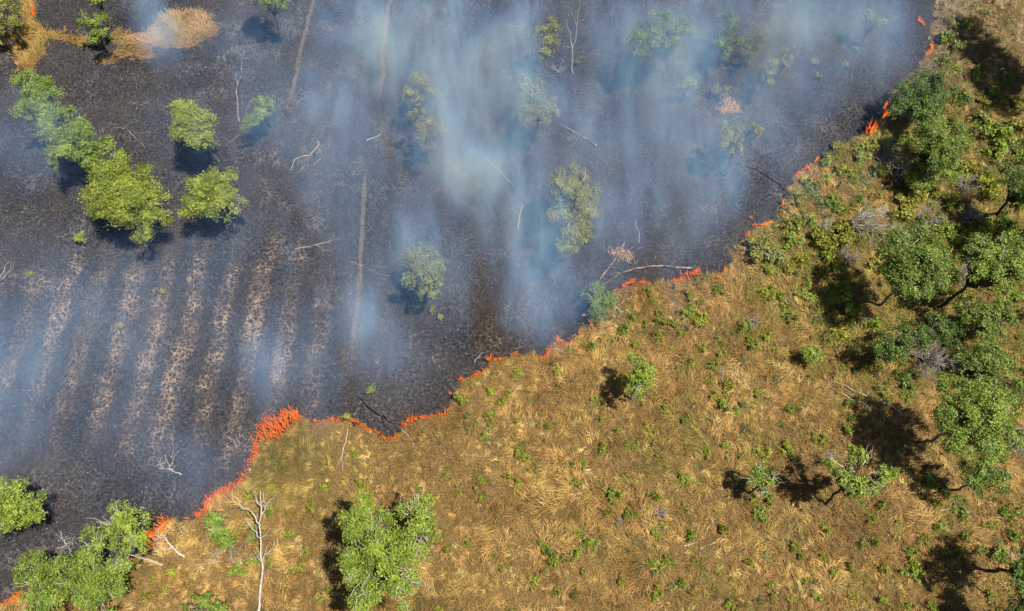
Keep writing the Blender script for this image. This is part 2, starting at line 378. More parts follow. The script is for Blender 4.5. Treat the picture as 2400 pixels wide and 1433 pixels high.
# ------------------------------------------------------------------ dry grass (countless blades)
X0, X1, Y0, Y1 = -66, 66, -4, 78
def visible(P, m=160):
    x, y = to_px(P[:, 0], P[:, 1]); return (x > -m) & (x < 2400 + m) & (y > -m) & (y < 1433 + m)
def blades(root, ang, length, width, lift, tint, bend):
    """root (n,2); blades of 3 sections that rise and then lie over along ang"""
    n = len(root); d = np.stack([np.cos(ang), np.sin(ang)], 1); s = np.stack([-d[:, 1], d[:, 0]], 1)
    base = np.c_[root, np.zeros(n)]
    h1 = length * 0.5 * np.sin(lift); r1 = length * 0.5 * np.cos(lift)
    mid = base + np.c_[d * r1[:, None], h1]
    l2 = lift - bend; tip = mid + np.c_[d * (length * 0.5 * np.cos(l2))[:, None], length * 0.5 * np.sin(l2)]
    tip[:, 2] = np.maximum(tip[:, 2], 0.03)
    side = np.c_[s, np.zeros(n)] * (width / 2)[:, None]
    V = np.stack([base - side, base + side, mid - side * 0.85, mid + side * 0.85, tip], 1).reshape(-1, 3)
    i = np.arange(n) * 5
    Q = np.stack([i, i + 1, i + 3, i + 2], 1); T = np.stack([i + 2, i + 3, i + 4], 1)
    return V, Q, T, np.repeat(tint, 5, axis=0)

def lerp(a, b, t): return np.asarray(a) * (1 - t[:, None]) + np.asarray(b) * t[:, None]
def sm(x, a, b):
    t = np.clip((x - a) / (b - a), 0, 1); return t * t * (3 - 2 * t)

def thick(x, y):
    """how far a spot (in photo pixels) lies inside the green thicket on the right"""
    line = 1640 + 0.42 * np.maximum(y - 560, 0) + 0.9 * np.maximum(560 - y, 0) * 0.9
    return sm(x - line, -60, 260) * sm(y, 1010, 800) * (0.45 + 0.55 * sm(y, 150, 330))
def grass_tint(P, r):
    x, y = to_px(P[:, 0], P[:, 1]); n = len(P)
    c = lerp((0.24, 0.130, 0.036), (0.58, 0.36, 0.115), np.clip(fbm(P, 2.4, 21) * 1.9 - 0.45 + r.normal(0, 0.24, n), 0, 1))
    c = lerp(c, (0.72, 0.54, 0.215), sm(fbm(P, 1.3, 31), 0.52, 0.76) * 0.55 * r.random(n))
    c = lerp(c, (0.15, 0.095, 0.028), sm(fbm(P, 5.0, 41), 0.50, 0.70) * 0.6)
    c = lerp(c, (0.42, 0.24, 0.095), sm(fbm(P, 8.0, 45), 0.50, 0.70) * 0.4)
    th = thick(x, y)
    olive = sm(fbm(P, 2.2, 51), 0.48, 0.70) * (0.3 + 0.3 * sm(x, 1200, 1700)) + 0.85 * th * sm(fbm(P, 2.0, 61), 0.26, 0.58)
    olive += 0.5 * sm(np.hypot(x - 700, (y - 1090)), 190, 40)
    c = lerp(c, lerp((0.28, 0.26, 0.045), (0.17, 0.20, 0.035), r.random(n)), np.clip(olive, 0, 0.95) * (0.45 + 0.55 * r.random(n)))
    c = lerp(c, (0.32, 0.25, 0.155), 0.65 * sm(y, 330, 120) * sm(x, 2000, 2200))
    return c
r = np.random.default_rng(101)
def unburnt(P):
    ok = ~in_poly(P, burnt_poly)
    return ok
Vs, Qs, Ts, Cs, off = [], [], [], [], 0
def push(V, Q, T, C):
    global off
    Vs.append(V); Qs.append(Q + off); Ts.append(T + off); Cs.append(C); off += len(V)
# tussocks combed by wind and rain
nt_ = 62000
tc_ = np.c_[r.uniform(X0, X1, nt_), r.uniform(Y0, Y1, nt_)]; tc_ = tc_[visible(tc_)]; tc_ = tc_[unburnt(tc_)]
big_ = 0.75 + 0.6 * sm(fbm(tc_, 4.5, 71), 0.36, 0.62)          # taller where the sward is rank
tx, ty = to_px(tc_[:, 0], tc_[:, 1])
short = sm(np.hypot((tx - 900) / 260.0, (ty - 1120) / 200.0), 1.2, 0.5); big_ *= 1 - 0.3 * short
flow = fbm(tc_, 3.2, 81, 3) * 4.5 * math.pi + 1.2
k = 12
idx = np.repeat(np.arange(len(tc_)), k); n = len(idx)
ang = flow[idx] + r.normal(0, 0.38, n) + 0.9 * (r.random(n) - 0.5)
root = tc_[idx] + r.normal(0, 0.13, (n, 2)) * big_[idx][:, None]
tt = (grass_tint(tc_, r) * np.exp(r.normal(0.03, 0.31, len(tc_)))[:, None])[idx] * (0.7 + 0.6 * r.random(n))[:, None]; tt = np.minimum(tt, 0.8)
near = dist_poly(root, np.concatenate([TRACK])) > 0.28
near &= (dist_poly(root, SCAR1) > 0.16) & (dist_poly(root, SCAR2) > 0.14)
L = (0.34 + 0.44 * r.random(n)) * big_[idx] + 0.10
L *= 0.55 + 0.45 * sm(dist_poly(root, front[::5]), 0.15, 0.9)
V = blades(root[near], ang[near], L[near], r.uniform(0.017, 0.037, n)[near], r.uniform(0.55, 1.3, n)[near], tt[near], r.uniform(0.5, 1.2, n)[near]); push(*V)
print("tussock blades", near.sum())
# short blades between them
n = 560000
P = np.c_[r.uniform(X0, X1, n), r.uniform(Y0, Y1, n)]; P = P[visible(P)]; P = P[unburnt(P)]
P = P[(dist_poly(P, TRACK) > 0.22) & (dist_poly(P, SCAR1) > 0.12) & (dist_poly(P, SCAR2) > 0.1)]
n = len(P); ang = fbm(P, 1.6, 91, 2) * 5 * math.pi + r.normal(0, 0.9, n)
tt = grass_tint(P, r) * (0.30 + 0.6 * r.random(n) ** 1.2)[:, None]  # tint darkened to stand in for shade in the gaps between tussocks
push(*blades(P, ang, r.uniform(0.18, 0.48, n), r.uniform(0.016, 0.034, n), r.uniform(0.4, 1.3, n), tt, r.uniform(0.2, 1.0, n)))
print("short blades", n)
me = make_mesh("dry_grass", np.concatenate(Vs), [np.concatenate(Qs), np.concatenate(Ts)], np.concatenate(Cs))
g = obj("dry_grass", me, GRASS); g["kind"] = "stuff"; g["category"] = "grass"; g["label"] = "dry golden brown grass lying in tussocks on the unburnt side of the fire"

# low green undergrowth of the thicket
n = 20000
P = np.c_[r.uniform(X0, X1, n), r.uniform(Y0, Y1, n)]; P = P[visible(P, 60)]; P = P[unburnt(P)]
x, y = to_px(P[:, 0], P[:, 1]); th = thick(x, y)
pr = np.maximum(th * sm(fbm(P, 3.0, 171), 0.38, 0.64) * 0.65, 0.05 * sm(x, 900, 1300) + 0.10 * sm(x, 1350, 1500) * sm(fbm(P, 4.0, 181), 0.45, 0.65))
P = P[r.random(len(P)) < pr]; UG_C, UG_T = [], []
for q in P:
    m_ = int(r.uniform(18, 60)); rr_ = r.uniform(0.15, 0.5)
    t = np.clip(r.random() + r.normal(0, 0.15, m_), 0, 1)[:, None]
    UG_C.append(np.c_[q + r.normal(0, rr_ * 0.6, (m_, 2)), np.abs(r.normal(0.28, 0.2, m_)) * (0.6 + rr_) + 0.05])
    base_ = [((0.26, 0.31, 0.05), (0.10, 0.16, 0.03)), ((0.26, 0.25, 0.05), (0.13, 0.13, 0.03)), ((0.12, 0.19, 0.045), (0.05, 0.09, 0.025))][r.choice(3, p=[0.4, 0.3, 0.3])]
    UG_T.append((np.array(base_[0]) * (1 - t) + np.array(base_[1]) * t) * r.uniform(0.8, 1.2, (m_, 1)))
UG_C = np.concatenate(UG_C); UG_T = np.concatenate(UG_T); n = len(UG_C)
nrm = r.normal(0, 0.7, (n, 3)) + np.array([0, 0, 0.7]); nrm /= np.linalg.norm(nrm, axis=1)[:, None]
aa = np.cross(nrm, r.normal(0, 1, (n, 3))); aa /= np.linalg.norm(aa, axis=1)[:, None]; bb = np.cross(nrm, aa)
LL = r.uniform(0.12, 0.26, n)[:, None]; WW = LL * 0.45
V = np.stack([UG_C - aa * LL / 2, UG_C + bb * WW / 2, UG_C + aa * LL / 2, UG_C - bb * WW / 2], 1).reshape(-1, 3); V[:, 2] = np.maximum(V[:, 2], 0.02); i = np.arange(n) * 4
g = obj("undergrowth", make_mesh("undergrowth", V, [np.stack([i, i + 1, i + 2, i + 3], 1)], np.repeat(UG_T, 4, axis=0)), LEAF)
g["kind"] = "stuff"; g["category"] = "undergrowth"; g["label"] = "low leafy green undergrowth mixed into the dry grass of the thicket"
print("undergrowth leaves", n)

# grass islands
Vs, Qs, Ts, Cs, off = [], [], [], [], 0
for k_, (poly, dens, c1, c2) in enumerate([(isles["a"], 60, (0.34, 0.18, 0.045), (0.46, 0.30, 0.09)), (isles["b"], 60, (0.34, 0.21, 0.10), (0.46, 0.32, 0.16)),
                                    (isles["c"], 60, (0.52, 0.36, 0.25), (0.62, 0.44, 0.31)), (isles["d"], 55, (0.46, 0.31, 0.21), (0.54, 0.39, 0.27))]):
    lo, hi = poly.min(0), poly.max(0); n = int(np.prod(hi - lo) * dens)
    P = r.uniform(lo, hi, (n, 2)); P = P[in_poly(P, poly)]; P = P + r.normal(0, 0.35, P.shape) * (r.random(len(P)) < 0.5)[:, None]; n = len(P)
    tt = lerp(c1, c2, r.random(n)); ol = sm(fbm(P, 2.5, 141 + k_), 0.5, 0.66) * (0.8 if k_ < 2 else 0.1)
    tt = lerp(tt, (0.24, 0.24, 0.06), ol * r.random(n)) * (0.8 + 0.4 * r.random(n))[:, None]
    push(*blades(P, fbm(P, 3.0, 5 + k_, 2) * 4 * math.pi + r.normal(0, 0.5, n), r.uniform(0.35, 0.9, n) * (1.0 if k_ < 2 else 0.5), r.uniform(0.03, 0.06, n), r.uniform(0.5, 1.2, n), tt, r.uniform(0.3, 1.1, n)))
me = make_mesh("dry_grass", np.concatenate(Vs), [np.concatenate(Qs), np.concatenate(Ts)], np.concatenate(Cs))
g = obj("unburnt_grass_patches", me, GRASS); g["kind"] = "stuff"; g["category"] = "grass"; g["label"] = "orange tan patches of unburnt grass left inside the burnt field"

# charred stubble and ash flecks
Vs, Qs, Ts, Cs, off = [], [], [], [], 0
n = 175000
P = np.c_[r.uniform(X0, X1, n), r.uniform(Y0, Y1, n)]; P = P[visible(P, 100)]; P = P[in_poly(P, burnt_poly)]
for poly in isles.values(): P = P[~in_poly(P, poly)]
n = len(P); sh = r.random(n)
tt = lerp((0.010, 0.009, 0.009), (0.10, 0.092, 0.088), sh ** 2)
edge = dist_poly(P, front[::6]) < 1.6
tan_ = (r.random(n) < 0.05) & ~edge; tt[tan_] = lerp((0.20, 0.15, 0.10), (0.34, 0.27, 0.20), r.random(tan_.sum()))
push(*blades(P, r.uniform(0, 6.283, n), r.uniform(0.12, 0.34, n), r.uniform(0.03, 0.07, n), r.uniform(0.3, 1.3, n), tt, r.uniform(0.1, 0.9, n)))
me = make_mesh("charred_stubble", np.concatenate(Vs), [np.concatenate(Qs), np.concatenate(Ts)], np.concatenate(Cs))
g = obj("charred_stubble", me, CHAR); g["kind"] = "stuff"; g["category"] = "burnt stubble"; g["label"] = "black charred grass stubble covering the burnt field"
print("stubble", n)
ASHC = [(600, 170, 45, 95), (575, 180, 30, 60), (715, 350, 60, 50), (350, 310, 60, 30), (880, 935, 90, 55), (900, 985, 50, 25), (400, 1095, 55, 30), (340, 1180, 60, 40),
        (200, 120, 60, 20), (160, 1265, 50, 40), (290, 300, 70, 40), (540, 560, 70, 40), (90, 510, 60, 40), (1020, 560, 300, 200), (1300, 120, 200, 90), (400, 250, 300, 150), (200, 700, 250, 200)]
P = []
for (x, y, sx, sy) in ASHC:
    m_ = int(90 + sx * sy * 0.035); P.append(GP(np.c_[r.normal(x, sx * 0.5, m_), r.normal(y, sy * 0.5, m_)]))
P = np.concatenate(P); P = P[in_poly(P, burnt_poly)]; n = len(P)
a = r.uniform(0, 6.283, n); ll = r.uniform(0.02, 0.11, n) ; ww = r.uniform(0.008, 0.02, n)
d = np.stack([np.cos(a), np.sin(a)], 1); s_ = np.stack([-d[:, 1], d[:, 0]], 1)
z = r.uniform(0.05, 0.14, n)
V = np.stack([np.c_[P - d * ll[:, None], z], np.c_[P + s_ * ww[:, None], z + 0.02], np.c_[P + d * ll[:, None], z + 0.01], np.c_[P - s_ * ww[:, None], z]], 1).reshape(-1, 3)
i = np.arange(n) * 4
me = make_mesh("ash_flecks", V, [np.stack([i, i + 1, i + 2, i + 3], 1)], np.repeat(lerp((0.12, 0.115, 0.115), (0.5, 0.5, 0.5), r.random(n) ** 3), 4, axis=0))
g = obj("ash_flecks", me, CHAR); g["kind"] = "stuff"; g["category"] = "ash"; g["label"] = "pale ash flecks and twig fragments strewn on the burnt ground"

# ------------------------------------------------------------------ trees
KIND = {  # two leaf colours each
 "yellow": ((0.36, 0.42, 0.056), (0.14, 0.195, 0.028)),
 "lime":   ((0.34, 0.43, 0.055), (0.125, 0.205, 0.026)),
 "green":  ((0.285, 0.385, 0.058), (0.095, 0.16, 0.026)),
 "mid":    ((0.235, 0.325, 0.053), (0.075, 0.125, 0.024)),
 "dark":   ((0.165, 0.25, 0.046), (0.04, 0.08, 0.018)),
 "olive":  ((0.31, 0.32, 0.062), (0.13, 0.155, 0.028)),
 "grey":   ((0.27, 0.31, 0.12), (0.12, 0.16, 0.065)),
}
def leaf_quads(C, outn, size, r):
    n = len(C)
    nrm = r.normal(0, 1, (n, 3)) * 0.6 + outn * 0.95 + np.array([0, 0, 0.25]); nrm /= np.linalg.norm(nrm, axis=1)[:, None]
    a = np.cross(nrm, r.normal(0, 1, (n, 3))); a /= np.linalg.norm(a, axis=1)[:, None] + 1e-9; b = np.cross(nrm, a)
    L = (size * r.uniform(0.7, 1.35, n))[:, None]; W = L * r.uniform(0.42, 0.62, n)[:, None]
    V = np.stack([C - a * L * 0.5, C + b * W * 0.5 - nrm * W * 0.12, C + a * L * 0.5, C - b * W * 0.5 - nrm * W * 0.12], 1).reshape(-1, 3)
    i = np.arange(n) * 4
    return V, np.stack([i, i + 1, i + 2, i + 3], 1)

def crown(lobes, kind, r, dens=1.0, size=0.17, gap=0.0):
    """lobes: (centre xyz, radius); returns V, F, tint and clump centres"""
    Cs_, On, Tn, clumps = [], [], [], []
    c1, c2 = map(np.array, KIND[kind])
    c1 = c1 * 1.05; c2 = c2 * 0.95
    for (c, R) in lobes:
        nc = max(7, int(13 * R * R * dens + 6)); ns = int(5 + 4 * R)      # boughs, each a bulge of its own
        sv = r.normal(0, 1, (ns, 3)); sv /= np.linalg.norm(sv, axis=1)[:, None]; sv[:, 2] = np.where(sv[:, 2] < -0.25, -sv[:, 2], sv[:, 2])
        sc = c + sv * R * r.uniform(0.42, 0.72, (ns, 1)) * np.array([1, 1, 0.85]); sr = R * r.uniform(0.26, 0.46, ns)
        pick_ = r.integers(0, ns, nc)
        u = r.normal(0, 1, (nc, 3)) + sv[pick_] * 0.7; u /= np.linalg.norm(u, axis=1)[:, None]
        u[:, 2] = np.where(u[:, 2] < -0.35, -u[:, 2], u[:, 2])
        cc = sc[pick_] + u * (sr[pick_] * r.uniform(0.65, 1.1, nc))[:, None]
        u = u * 0.6 + (cc - c) / R * 0.7; u /= np.linalg.norm(u, axis=1)[:, None] + 1e-9
        for q, uu in zip(cc, u):
            if r.random() < gap: continue
            cr = r.uniform(0.18, 0.40) * min(1.25, max(0.6, R / 1.7)); m_ = int(r.uniform(54, 112) * (cr / 0.34) ** 2) + 8
            o_ = r.normal(0, 1, (m_, 3)) * cr * 0.58 * np.array([1.15, 1.15, 0.75])
            Cs_.append(q + o_); On.append(np.repeat(uu[None], m_, 0))
            t = np.clip(r.random() * 0.75 + 0.35 * r.random(m_) - 0.05, 0, 1)
            tint = c1 * (1 - t[:, None]) + c2 * t[:, None]
            yl = r.random(m_) < 0.06; tint[yl] = tint[yl] * np.array([1.6, 1.15, 0.8])
            Tn.append(tint * r.uniform(0.8, 1.25, m_)[:, None]); clumps.append(q)
    C = np.concatenate(Cs_); V, F = leaf_quads(C, np.concatenate(On), size, r)
    return V, F, np.repeat(np.concatenate(Tn), 4, axis=0), np.array(clumps)

def limb_path(a, b, r, n=5, sag=0.12):
    t = np.linspace(0, 1, n)[:, None]; L = np.linalg.norm(b - a); p = a + (b - a) * t
    p[1:-1] += r.normal(0, sag * L * 0.35, (n - 2, 3)); p[1:-1, 2] += 0.06 * L; return p

TREE_I = 0
def tree(label, kind, lobes, h, base=None, dens=1.0, bark=None, size=0.17, gap=0.0, name="tree", trunk_r=None, twigs=0, cat="tree", group=None):
    """lobes in photo pixels (x, y, radius[, extra height]); h: height of the crown's middle in metres"""
    global TREE_I
    TREE_I += 1; r = np.random.default_rng(1000 + TREE_I)
    L3 = []
    for l in lobes:
        hh = h + (l[3] if len(l) > 3 else 0.0); L3.append((G(l[0], l[1], hh), 1.1 * l[2] * mpp(l[0], l[1], hh)))
    mid = np.mean([c for c, _ in L3], axis=0); R = max(R_ for _, R_ in L3)
    b = G(*base) if base is not None else np.array([mid[0], mid[1], 0.0]) + np.array([*r.normal(0, 0.12 * R, 2), 0])
    root = empty(name, b); tag(root, label, cat, group)
    V, F, T, cl = crown(L3, kind, r, dens, size, gap)
    low = 0.12; V[:, 2] = np.maximum(V[:, 2], low)
    obj("crown", make_mesh("crown", V - b, [F], T), LEAF, root)
    tb = Tubes(); tr_ = trunk_r or 0.07 + 0.035 * R
    fork = b + (mid - b) * 0.55; fork[2] = max(0.3, h * 0.5)
    tb.add(limb_path(np.array([b[0], b[1], -0.1]), fork, r, 6, 0.08) - b, np.linspace(tr_, tr_ * 0.72, 6), 7)
    pick = cl[r.permutation(len(cl))[:max(7, int(10 * len(L3)))]]
    for q in pick:
        tb.add(limb_path(fork, q, r, 5) - b, np.linspace(tr_ * 0.5, 0.018, 5), 4)
    tw_ = Tubes()
    for q in cl[r.permutation(len(cl))[:twigs]]:      # bare pale twigs that stand out of the crown
        d = q - mid; d /= np.linalg.norm(d) + 1e-9; e = q + d * r.uniform(0.2, 0.6) + np.array([0, 0, 0.35])
        w0 = mid + (q - mid) * 0.5; tw_.add(limb_path(w0, e, r, 5, 0.25) - b, np.linspace(0.045, 0.014, 5), 4)
        for _ in range(2):
            e2 = (q + e) / 2 + r.normal(0, 0.45, 3); tw_.add(limb_path((w0 + q) / 2, e2, r, 4, 0.2) - b, np.linspace(0.03, 0.01, 4), 3)
    obj("trunk", tb.mesh("trunk"), bark or BARK, root)
    if twigs: obj("bare_twigs", tw_.mesh("bare_twigs"), DEAD, root)["kind"] = "stuff"
    return root

LMK = {}
# -- left, inside the burn
tree("olive green tree at the top left corner beside the orange grass strip", "olive", [(15, 25, 34), (-15, 55, 30), (30, 60, 22)], 3.5)
tree("small green bush tree cut by the top edge above the pale plume", "green", [(232, 6, 19)], 2.4, size=0.22)
tree("bright green tree among unburnt tan grass near the thin smoke plume", "green", [(225, 55, 28), (240, 90, 26), (205, 62, 20)], 3.2, twigs=3)
tree("tall green two tiered tree at the far left, topmost of the diagonal row", "green", [(78, 205, 42), (115, 225, 40), (70, 262, 38), (120, 275, 38), (95, 240, 40, 0.6), (160, 270, 22)], 5.0, twigs=4)
tree("round mid green tree, second of the diagonal row below the two tiered tree", "green", [(135, 312, 42), (180, 335, 44), (150, 358, 40), (195, 302, 30), (205, 365, 30)], 4.6, twigs=3)
tree("small yellow green tree, third of the diagonal row above the broad yellow crown", "lime", [(255, 352, 32), (278, 382, 30), (238, 390, 30), (222, 360, 26)], 3.6)
tree("broad yellow green spreading crown, largest tree on the left of the burn", "yellow", [(265, 435, 52), (320, 440, 55), (350, 490, 48), (270, 490, 50), (305, 480, 55, 0.8), (340, 548, 28), (240, 455, 40)], 4.4, twigs=8)
tree("yellow green tree with flat wide crown right of the broad yellow crown", "yellow", [(480, 445, 42), (525, 435, 40), (530, 490, 40), (460, 480, 38), (500, 470, 42, 0.6), (515, 410, 22)], 4.0, twigs=4)
tree("compact olive yellow tree with a round black shadow below it", "yellow", [(440, 270, 38), (470, 300, 44), (435, 315, 34), (480, 335, 34), (455, 290, 40, 0.6)], 5.4, dens=1.2)
tree("small blue green tree of two round lobes beside the pale smoke", "green", [(622, 252, 28), (590, 292, 25), (606, 272, 20), (630, 262, 18)], 3.2, dens=1.5)
tree("green tree at the top edge with its round shadow below", "green", [(600, -12, 30), (640, -2, 32), (615, -25, 34), (655, 8, 16)], 5.2)
tree("tiny bright yellow bush beside the broad yellow crown's left foot", "yellow", [(188, 552, 15)], 0.7, size=0.2, name="bush", cat="bush")
# -- middle, in the smoke
tree("pale hazy tree, upper of the stacked pair in the smoke", "olive", [(985, 195, 26), (1005, 215, 27), (965, 225, 24), (985, 240, 24)], 4.8)
tree("pale hazy tree, lower of the stacked pair in the smoke", "olive", [(985, 285, 28), (1010, 310, 30), (1000, 335, 26)], 4.8)
tree("narrow sunlit tree left of the tall bare dead tree", "olive", [(1290, 65, 24), (1265, 85, 26), (1290, 105, 24), (1275, 125, 20)], 5.2, dens=1.2)
tree("thin grey green tree with bare twigs in dense smoke", "grey", [(1235, 210, 30), (1265, 235, 34), (1280, 265, 32), (1245, 275, 32), (1295, 260, 20)], 4.6, twigs=8, gap=0.05)
tree("tall leafy tree in the middle of the burn with blue shadow", "olive", [(1325, 435, 40), (1365, 450, 40), (1340, 485, 46), (1370, 500, 40), (1320, 505, 36), (1345, 540, 42), (1330, 580, 30), (1365, 560, 28), (1330, 460, 40, 0.8)], 5.6, twigs=4, dens=1.25)
tree("smoke veiled dull green tree left of centre near the long footpath", "grey", [(985, 600, 38), (1010, 630, 38), (975, 650, 36), (1010, 665, 32), (1000, 690, 22)], 4.4, twigs=6)
tree("bush on the fire line half wrapped in smoke right of centre", "mid", [(1385, 690, 28), (1420, 700, 28), (1395, 720, 28), (1432, 715, 22), (1410, 735, 22)], 1.8, twigs=4)
tree("wide hazy tree on a straight dark trunk near the top", "mid", [(1510, 95, 34), (1545, 60, 32), (1575, 90, 32), (1605, 65, 26), (1540, 105, 30), (1500, 120, 22)], 5.8, base=(1578, 190), bark=DARKBARK, gap=0.04)
tree("thin forked tree beside the pink grass patch in the smoke", "olive", [(1710, 315, 28), (1735, 300, 26), (1770, 312, 24), (1725, 340, 26), (1700, 335, 22)], 4.6, base=(1700, 412), bark=DARKBARK, gap=0.08)
tree("slender green tree above the pink grass patch", "green", [(1800, 165, 18), (1795, 190, 19), (1808, 150, 14)], 3.0)
tree("faint green bush tree in smoke left of the slender tree", "mid", [(1770, 108, 24), (1755, 122, 20)], 2.6, gap=0.04)
tree("tallest of the faint trees deep in smoke near the top", "mid", [(1700, 60, 28), (1715, 95, 30), (1690, 115, 26)], 3.6, gap=0.1)
tree("faint sparse tree in smoke right of the slender tree", "olive", [(1850, 130, 22), (1840, 150, 18)], 2.8, gap=0.1)
tree("small pale green tree in blue smoke left of the pink patch", "green", [(1622, 192, 22), (1605, 200, 16)], 2.4)
tree("dim bush straight above the pink grass patch", "mid", [(1690, 210, 16)], 1.2, name="bush", cat="bush")
tree("faint sparse tree in smoke beside the upper end of the fire line", "grey", [(2030, 50, 26), (2055, 65, 22)], 3.0, gap=0.3)
for (x, y, rr, k_, lb) in [(2005, 116, 8, "lime", "tiny lime sprout on burnt soil near the fire line's upper end"), (1980, 151, 8, "lime", "tiny lime sprout second left of the upper fire line"),
                       (1908, 147, 10, "lime", "pale lime sprout patch in the smoke between faint trees and fire"), (1922, 182, 9, "green", "small green sprout lowest of the sprouts in the upper smoke"),
                       (865, 913, 9, "lime", "small lime sprout at the burnt fork of the black fallen branch"), (812, 975, 11, "lime", "leafy sprout touching the flames at the black fallen branch"),
                       (1352, 150, 14, "mid", "green sprout at the foot of the tall bare dead tree"), (278, 765, 7, "yellow", "tiny yellow weed on the ploughed ridges, left one"), (382, 686, 7, "yellow", "tiny yellow weed on the ploughed ridges, right one"),
                       (70, 642, 9, "yellow", "yellowish weed at the left edge beside pale twigs"), (1013, 727, 11, "olive", "small olive sprout at the foot of the smoke veiled tree"), (1032, 742, 9, "olive", "lesser olive sprout right of the smoke veiled tree's foot")]:
    tree(lb, k_, [(x, y, rr * 0.62)], 0.3, size=0.15, name="sprout", cat="sprout", dens=1.0)
# -- lower left
tree("round green tree cut by the left edge above the fire", "lime", [(20, 1160, 40), (55, 1170, 42), (60, 1205, 40), (15, 1205, 42), (40, 1185, 44, 0.7), (-15, 1180, 40)], 3.6, dens=1.2)
tree("leafy green tree in the bottom left corner beside small flames", "green", [(80, 1330, 38), (120, 1350, 44), (85, 1385, 36), (140, 1390, 46), (120, 1430, 44), (60, 1350, 26), (150, 1320, 30)], 3.8, twigs=6)
tree("large green tree between two fires at lower left with white branches", "green", [(215, 1280, 42), (230, 1325, 50), (200, 1350, 46), (255, 1370, 44), (215, 1400, 44), (275, 1330, 34), (240, 1415, 36)], 4.2, twigs=14)
tree("airy light green tree leaning over the flames at lower left", "lime", [(285, 1215, 36), (315, 1215, 30), (295, 1250, 40), (330, 1250, 28), (320, 1285, 30), (265, 1245, 26)], 4.6, twigs=10, gap=0.08)
tree("small dense green tree beside the fallen white dead tree", "green", [(500, 1222, 22), (518, 1240, 25), (528, 1265, 22), (540, 1280, 14), (508, 1234, 22)], 2.4, dens=1.6, twigs=3)
tree("low green bush at the bottom edge left of the white trunk", "green", [(460, 1425, 30), (500, 1418, 30), (520, 1432, 26)], 1.6)
tree("big lime green double crowned tree at the bottom centre", "lime", [(845, 1185, 38), (835, 1225, 42), (880, 1230, 40), (850, 1275, 50), (905, 1285, 48), (835, 1320, 42), (885, 1335, 50), (940, 1340, 40), (860, 1385, 46), (915, 1395, 44), (960, 1370, 26), (850, 1430, 44), (900, 1300, 50, 0.7)], 7.5, dens=0.95, twigs=26)
tree("lime tree joined to the big double crown on its upper right", "lime", [(960, 1175, 34), (1000, 1190, 32), (970, 1220, 42), (1000, 1245, 34), (985, 1285, 34), (950, 1260, 40), (990, 1160, 22)], 6.5, twigs=12)
# -- open grass
tree("lone bushy bright green tree standing in the open dry grass", "lime", [(1490, 852, 24), (1510, 868, 26), (1490, 885, 28), (1515, 900, 22), (1488, 915, 24), (1500, 880, 26, 0.6)], 4.0, base=(1478, 938), dens=1.3, twigs=3)
tree("roundish light green bush right of centre in the grass", "lime", [(1895, 828, 20), (1912, 838, 20), (1905, 820, 16)], 1.3, twigs=3, name="bush", cat="bush")
tree("small tree with pale twigs on a bent dark trunk", "green", [(1780, 1115, 22), (1798, 1130, 22), (1775, 1135, 18), (1795, 1150, 16)], 3.0, base=(1758, 1156), bark=DARKBARK, twigs=8)
tree("open crowned tree curving like a horseshoe on a bent dark trunk", "lime", [(1955, 1090, 20), (1970, 1120, 26), (2005, 1062, 22), (2020, 1075, 14), (1995, 1145, 28), (2030, 1140, 26), (2060, 1120, 22), (2085, 1105, 20), (2015, 1160, 22), (1985, 1085, 16)], 6.0, base=(1935, 1184), bark=DARKBARK, twigs=8, trunk_r=0.13)
tree("large deep green tree at the right edge casting a wide black shadow", "green", [(2240, 930, 46), (2290, 940, 50), (2340, 960, 46), (2240, 990, 50), (2300, 1000, 54), (2350, 1010, 40), (2260, 1040, 46), (2310, 1055, 44), (2210, 960, 34), (2290, 980, 50, 0.8)], 7.4, twigs=10, dens=1.1)
tree("smaller green tree directly below the large tree at the right edge", "mid", [(2290, 1105, 36), (2320, 1095, 36), (2335, 1130, 34), (2275, 1135, 30), (2310, 1140, 30)], 4.4)
tree("dark green tree in the thicket with a deep black shadow on its left", "mid", [(2110, 590, 46), (2150, 560, 40), (2170, 610, 46), (2120, 640, 48), (2180, 655, 42), (2140, 680, 42), (2150, 620, 50, 0.8), (2195, 620, 34)], 7.2, dens=1.1, twigs=4)
tree("dark glossy tree touching the flames on the right fire line", "dark", [(2130, 215, 34), (2170, 210, 38), (2120, 250, 34), (2165, 255, 40), (2190, 230, 30), (2105, 270, 24)], 3.2, dens=1.2)
tree("bright green tree inland of the dark glossy tree by the fire", "mid", [(2180, 295, 40), (2215, 320, 42), (2170, 330, 38), (2235, 350, 34), (2200, 370, 40), (2240, 310, 26)], 4.4, base=(2110, 425), dens=1.1, bark=DARKBARK, trunk_r=0.17)
tree("low spreading green tree below the bright tree by the fire", "green", [(2165, 405, 34), (2205, 405, 34), (2150, 432, 28), (2215, 380, 30)], 1.8, dens=1.1)
tree("light green tree at the right edge on a curved dark trunk", "green", [(2290, 580, 32), (2325, 590, 40), (2365, 580, 36), (2345, 630, 42), (2305, 640, 36), (2380, 640, 34), (2300, 600, 36), (2340, 670, 30), (2390, 600, 36)], 7.0, base=(2196, 724), bark=DARKBARK, twigs=10, trunk_r=0.17)
tree("mid green bushy tree below the curved dark trunk", "mid", [(2260, 725, 30), (2300, 740, 36), (2340, 760, 34), (2290, 775, 34), (2330, 785, 30), (2345, 725, 28)], 3.0)
tree("dark leafy tree left of the big grey dead shrub at right", "dark", [(2075, 805, 30), (2110, 790, 30), (2140, 775, 28), (2155, 800, 26), (2100, 830, 28), (2060, 820, 22), (2090, 845, 20)], 3.2, dens=1.2)
tree("shaded tree between the curved trunk and the big grey dead shrub", "dark", [(2195, 765, 30), (2225, 770, 30), (2180, 790, 26), (2230, 800, 26)], 1.8)
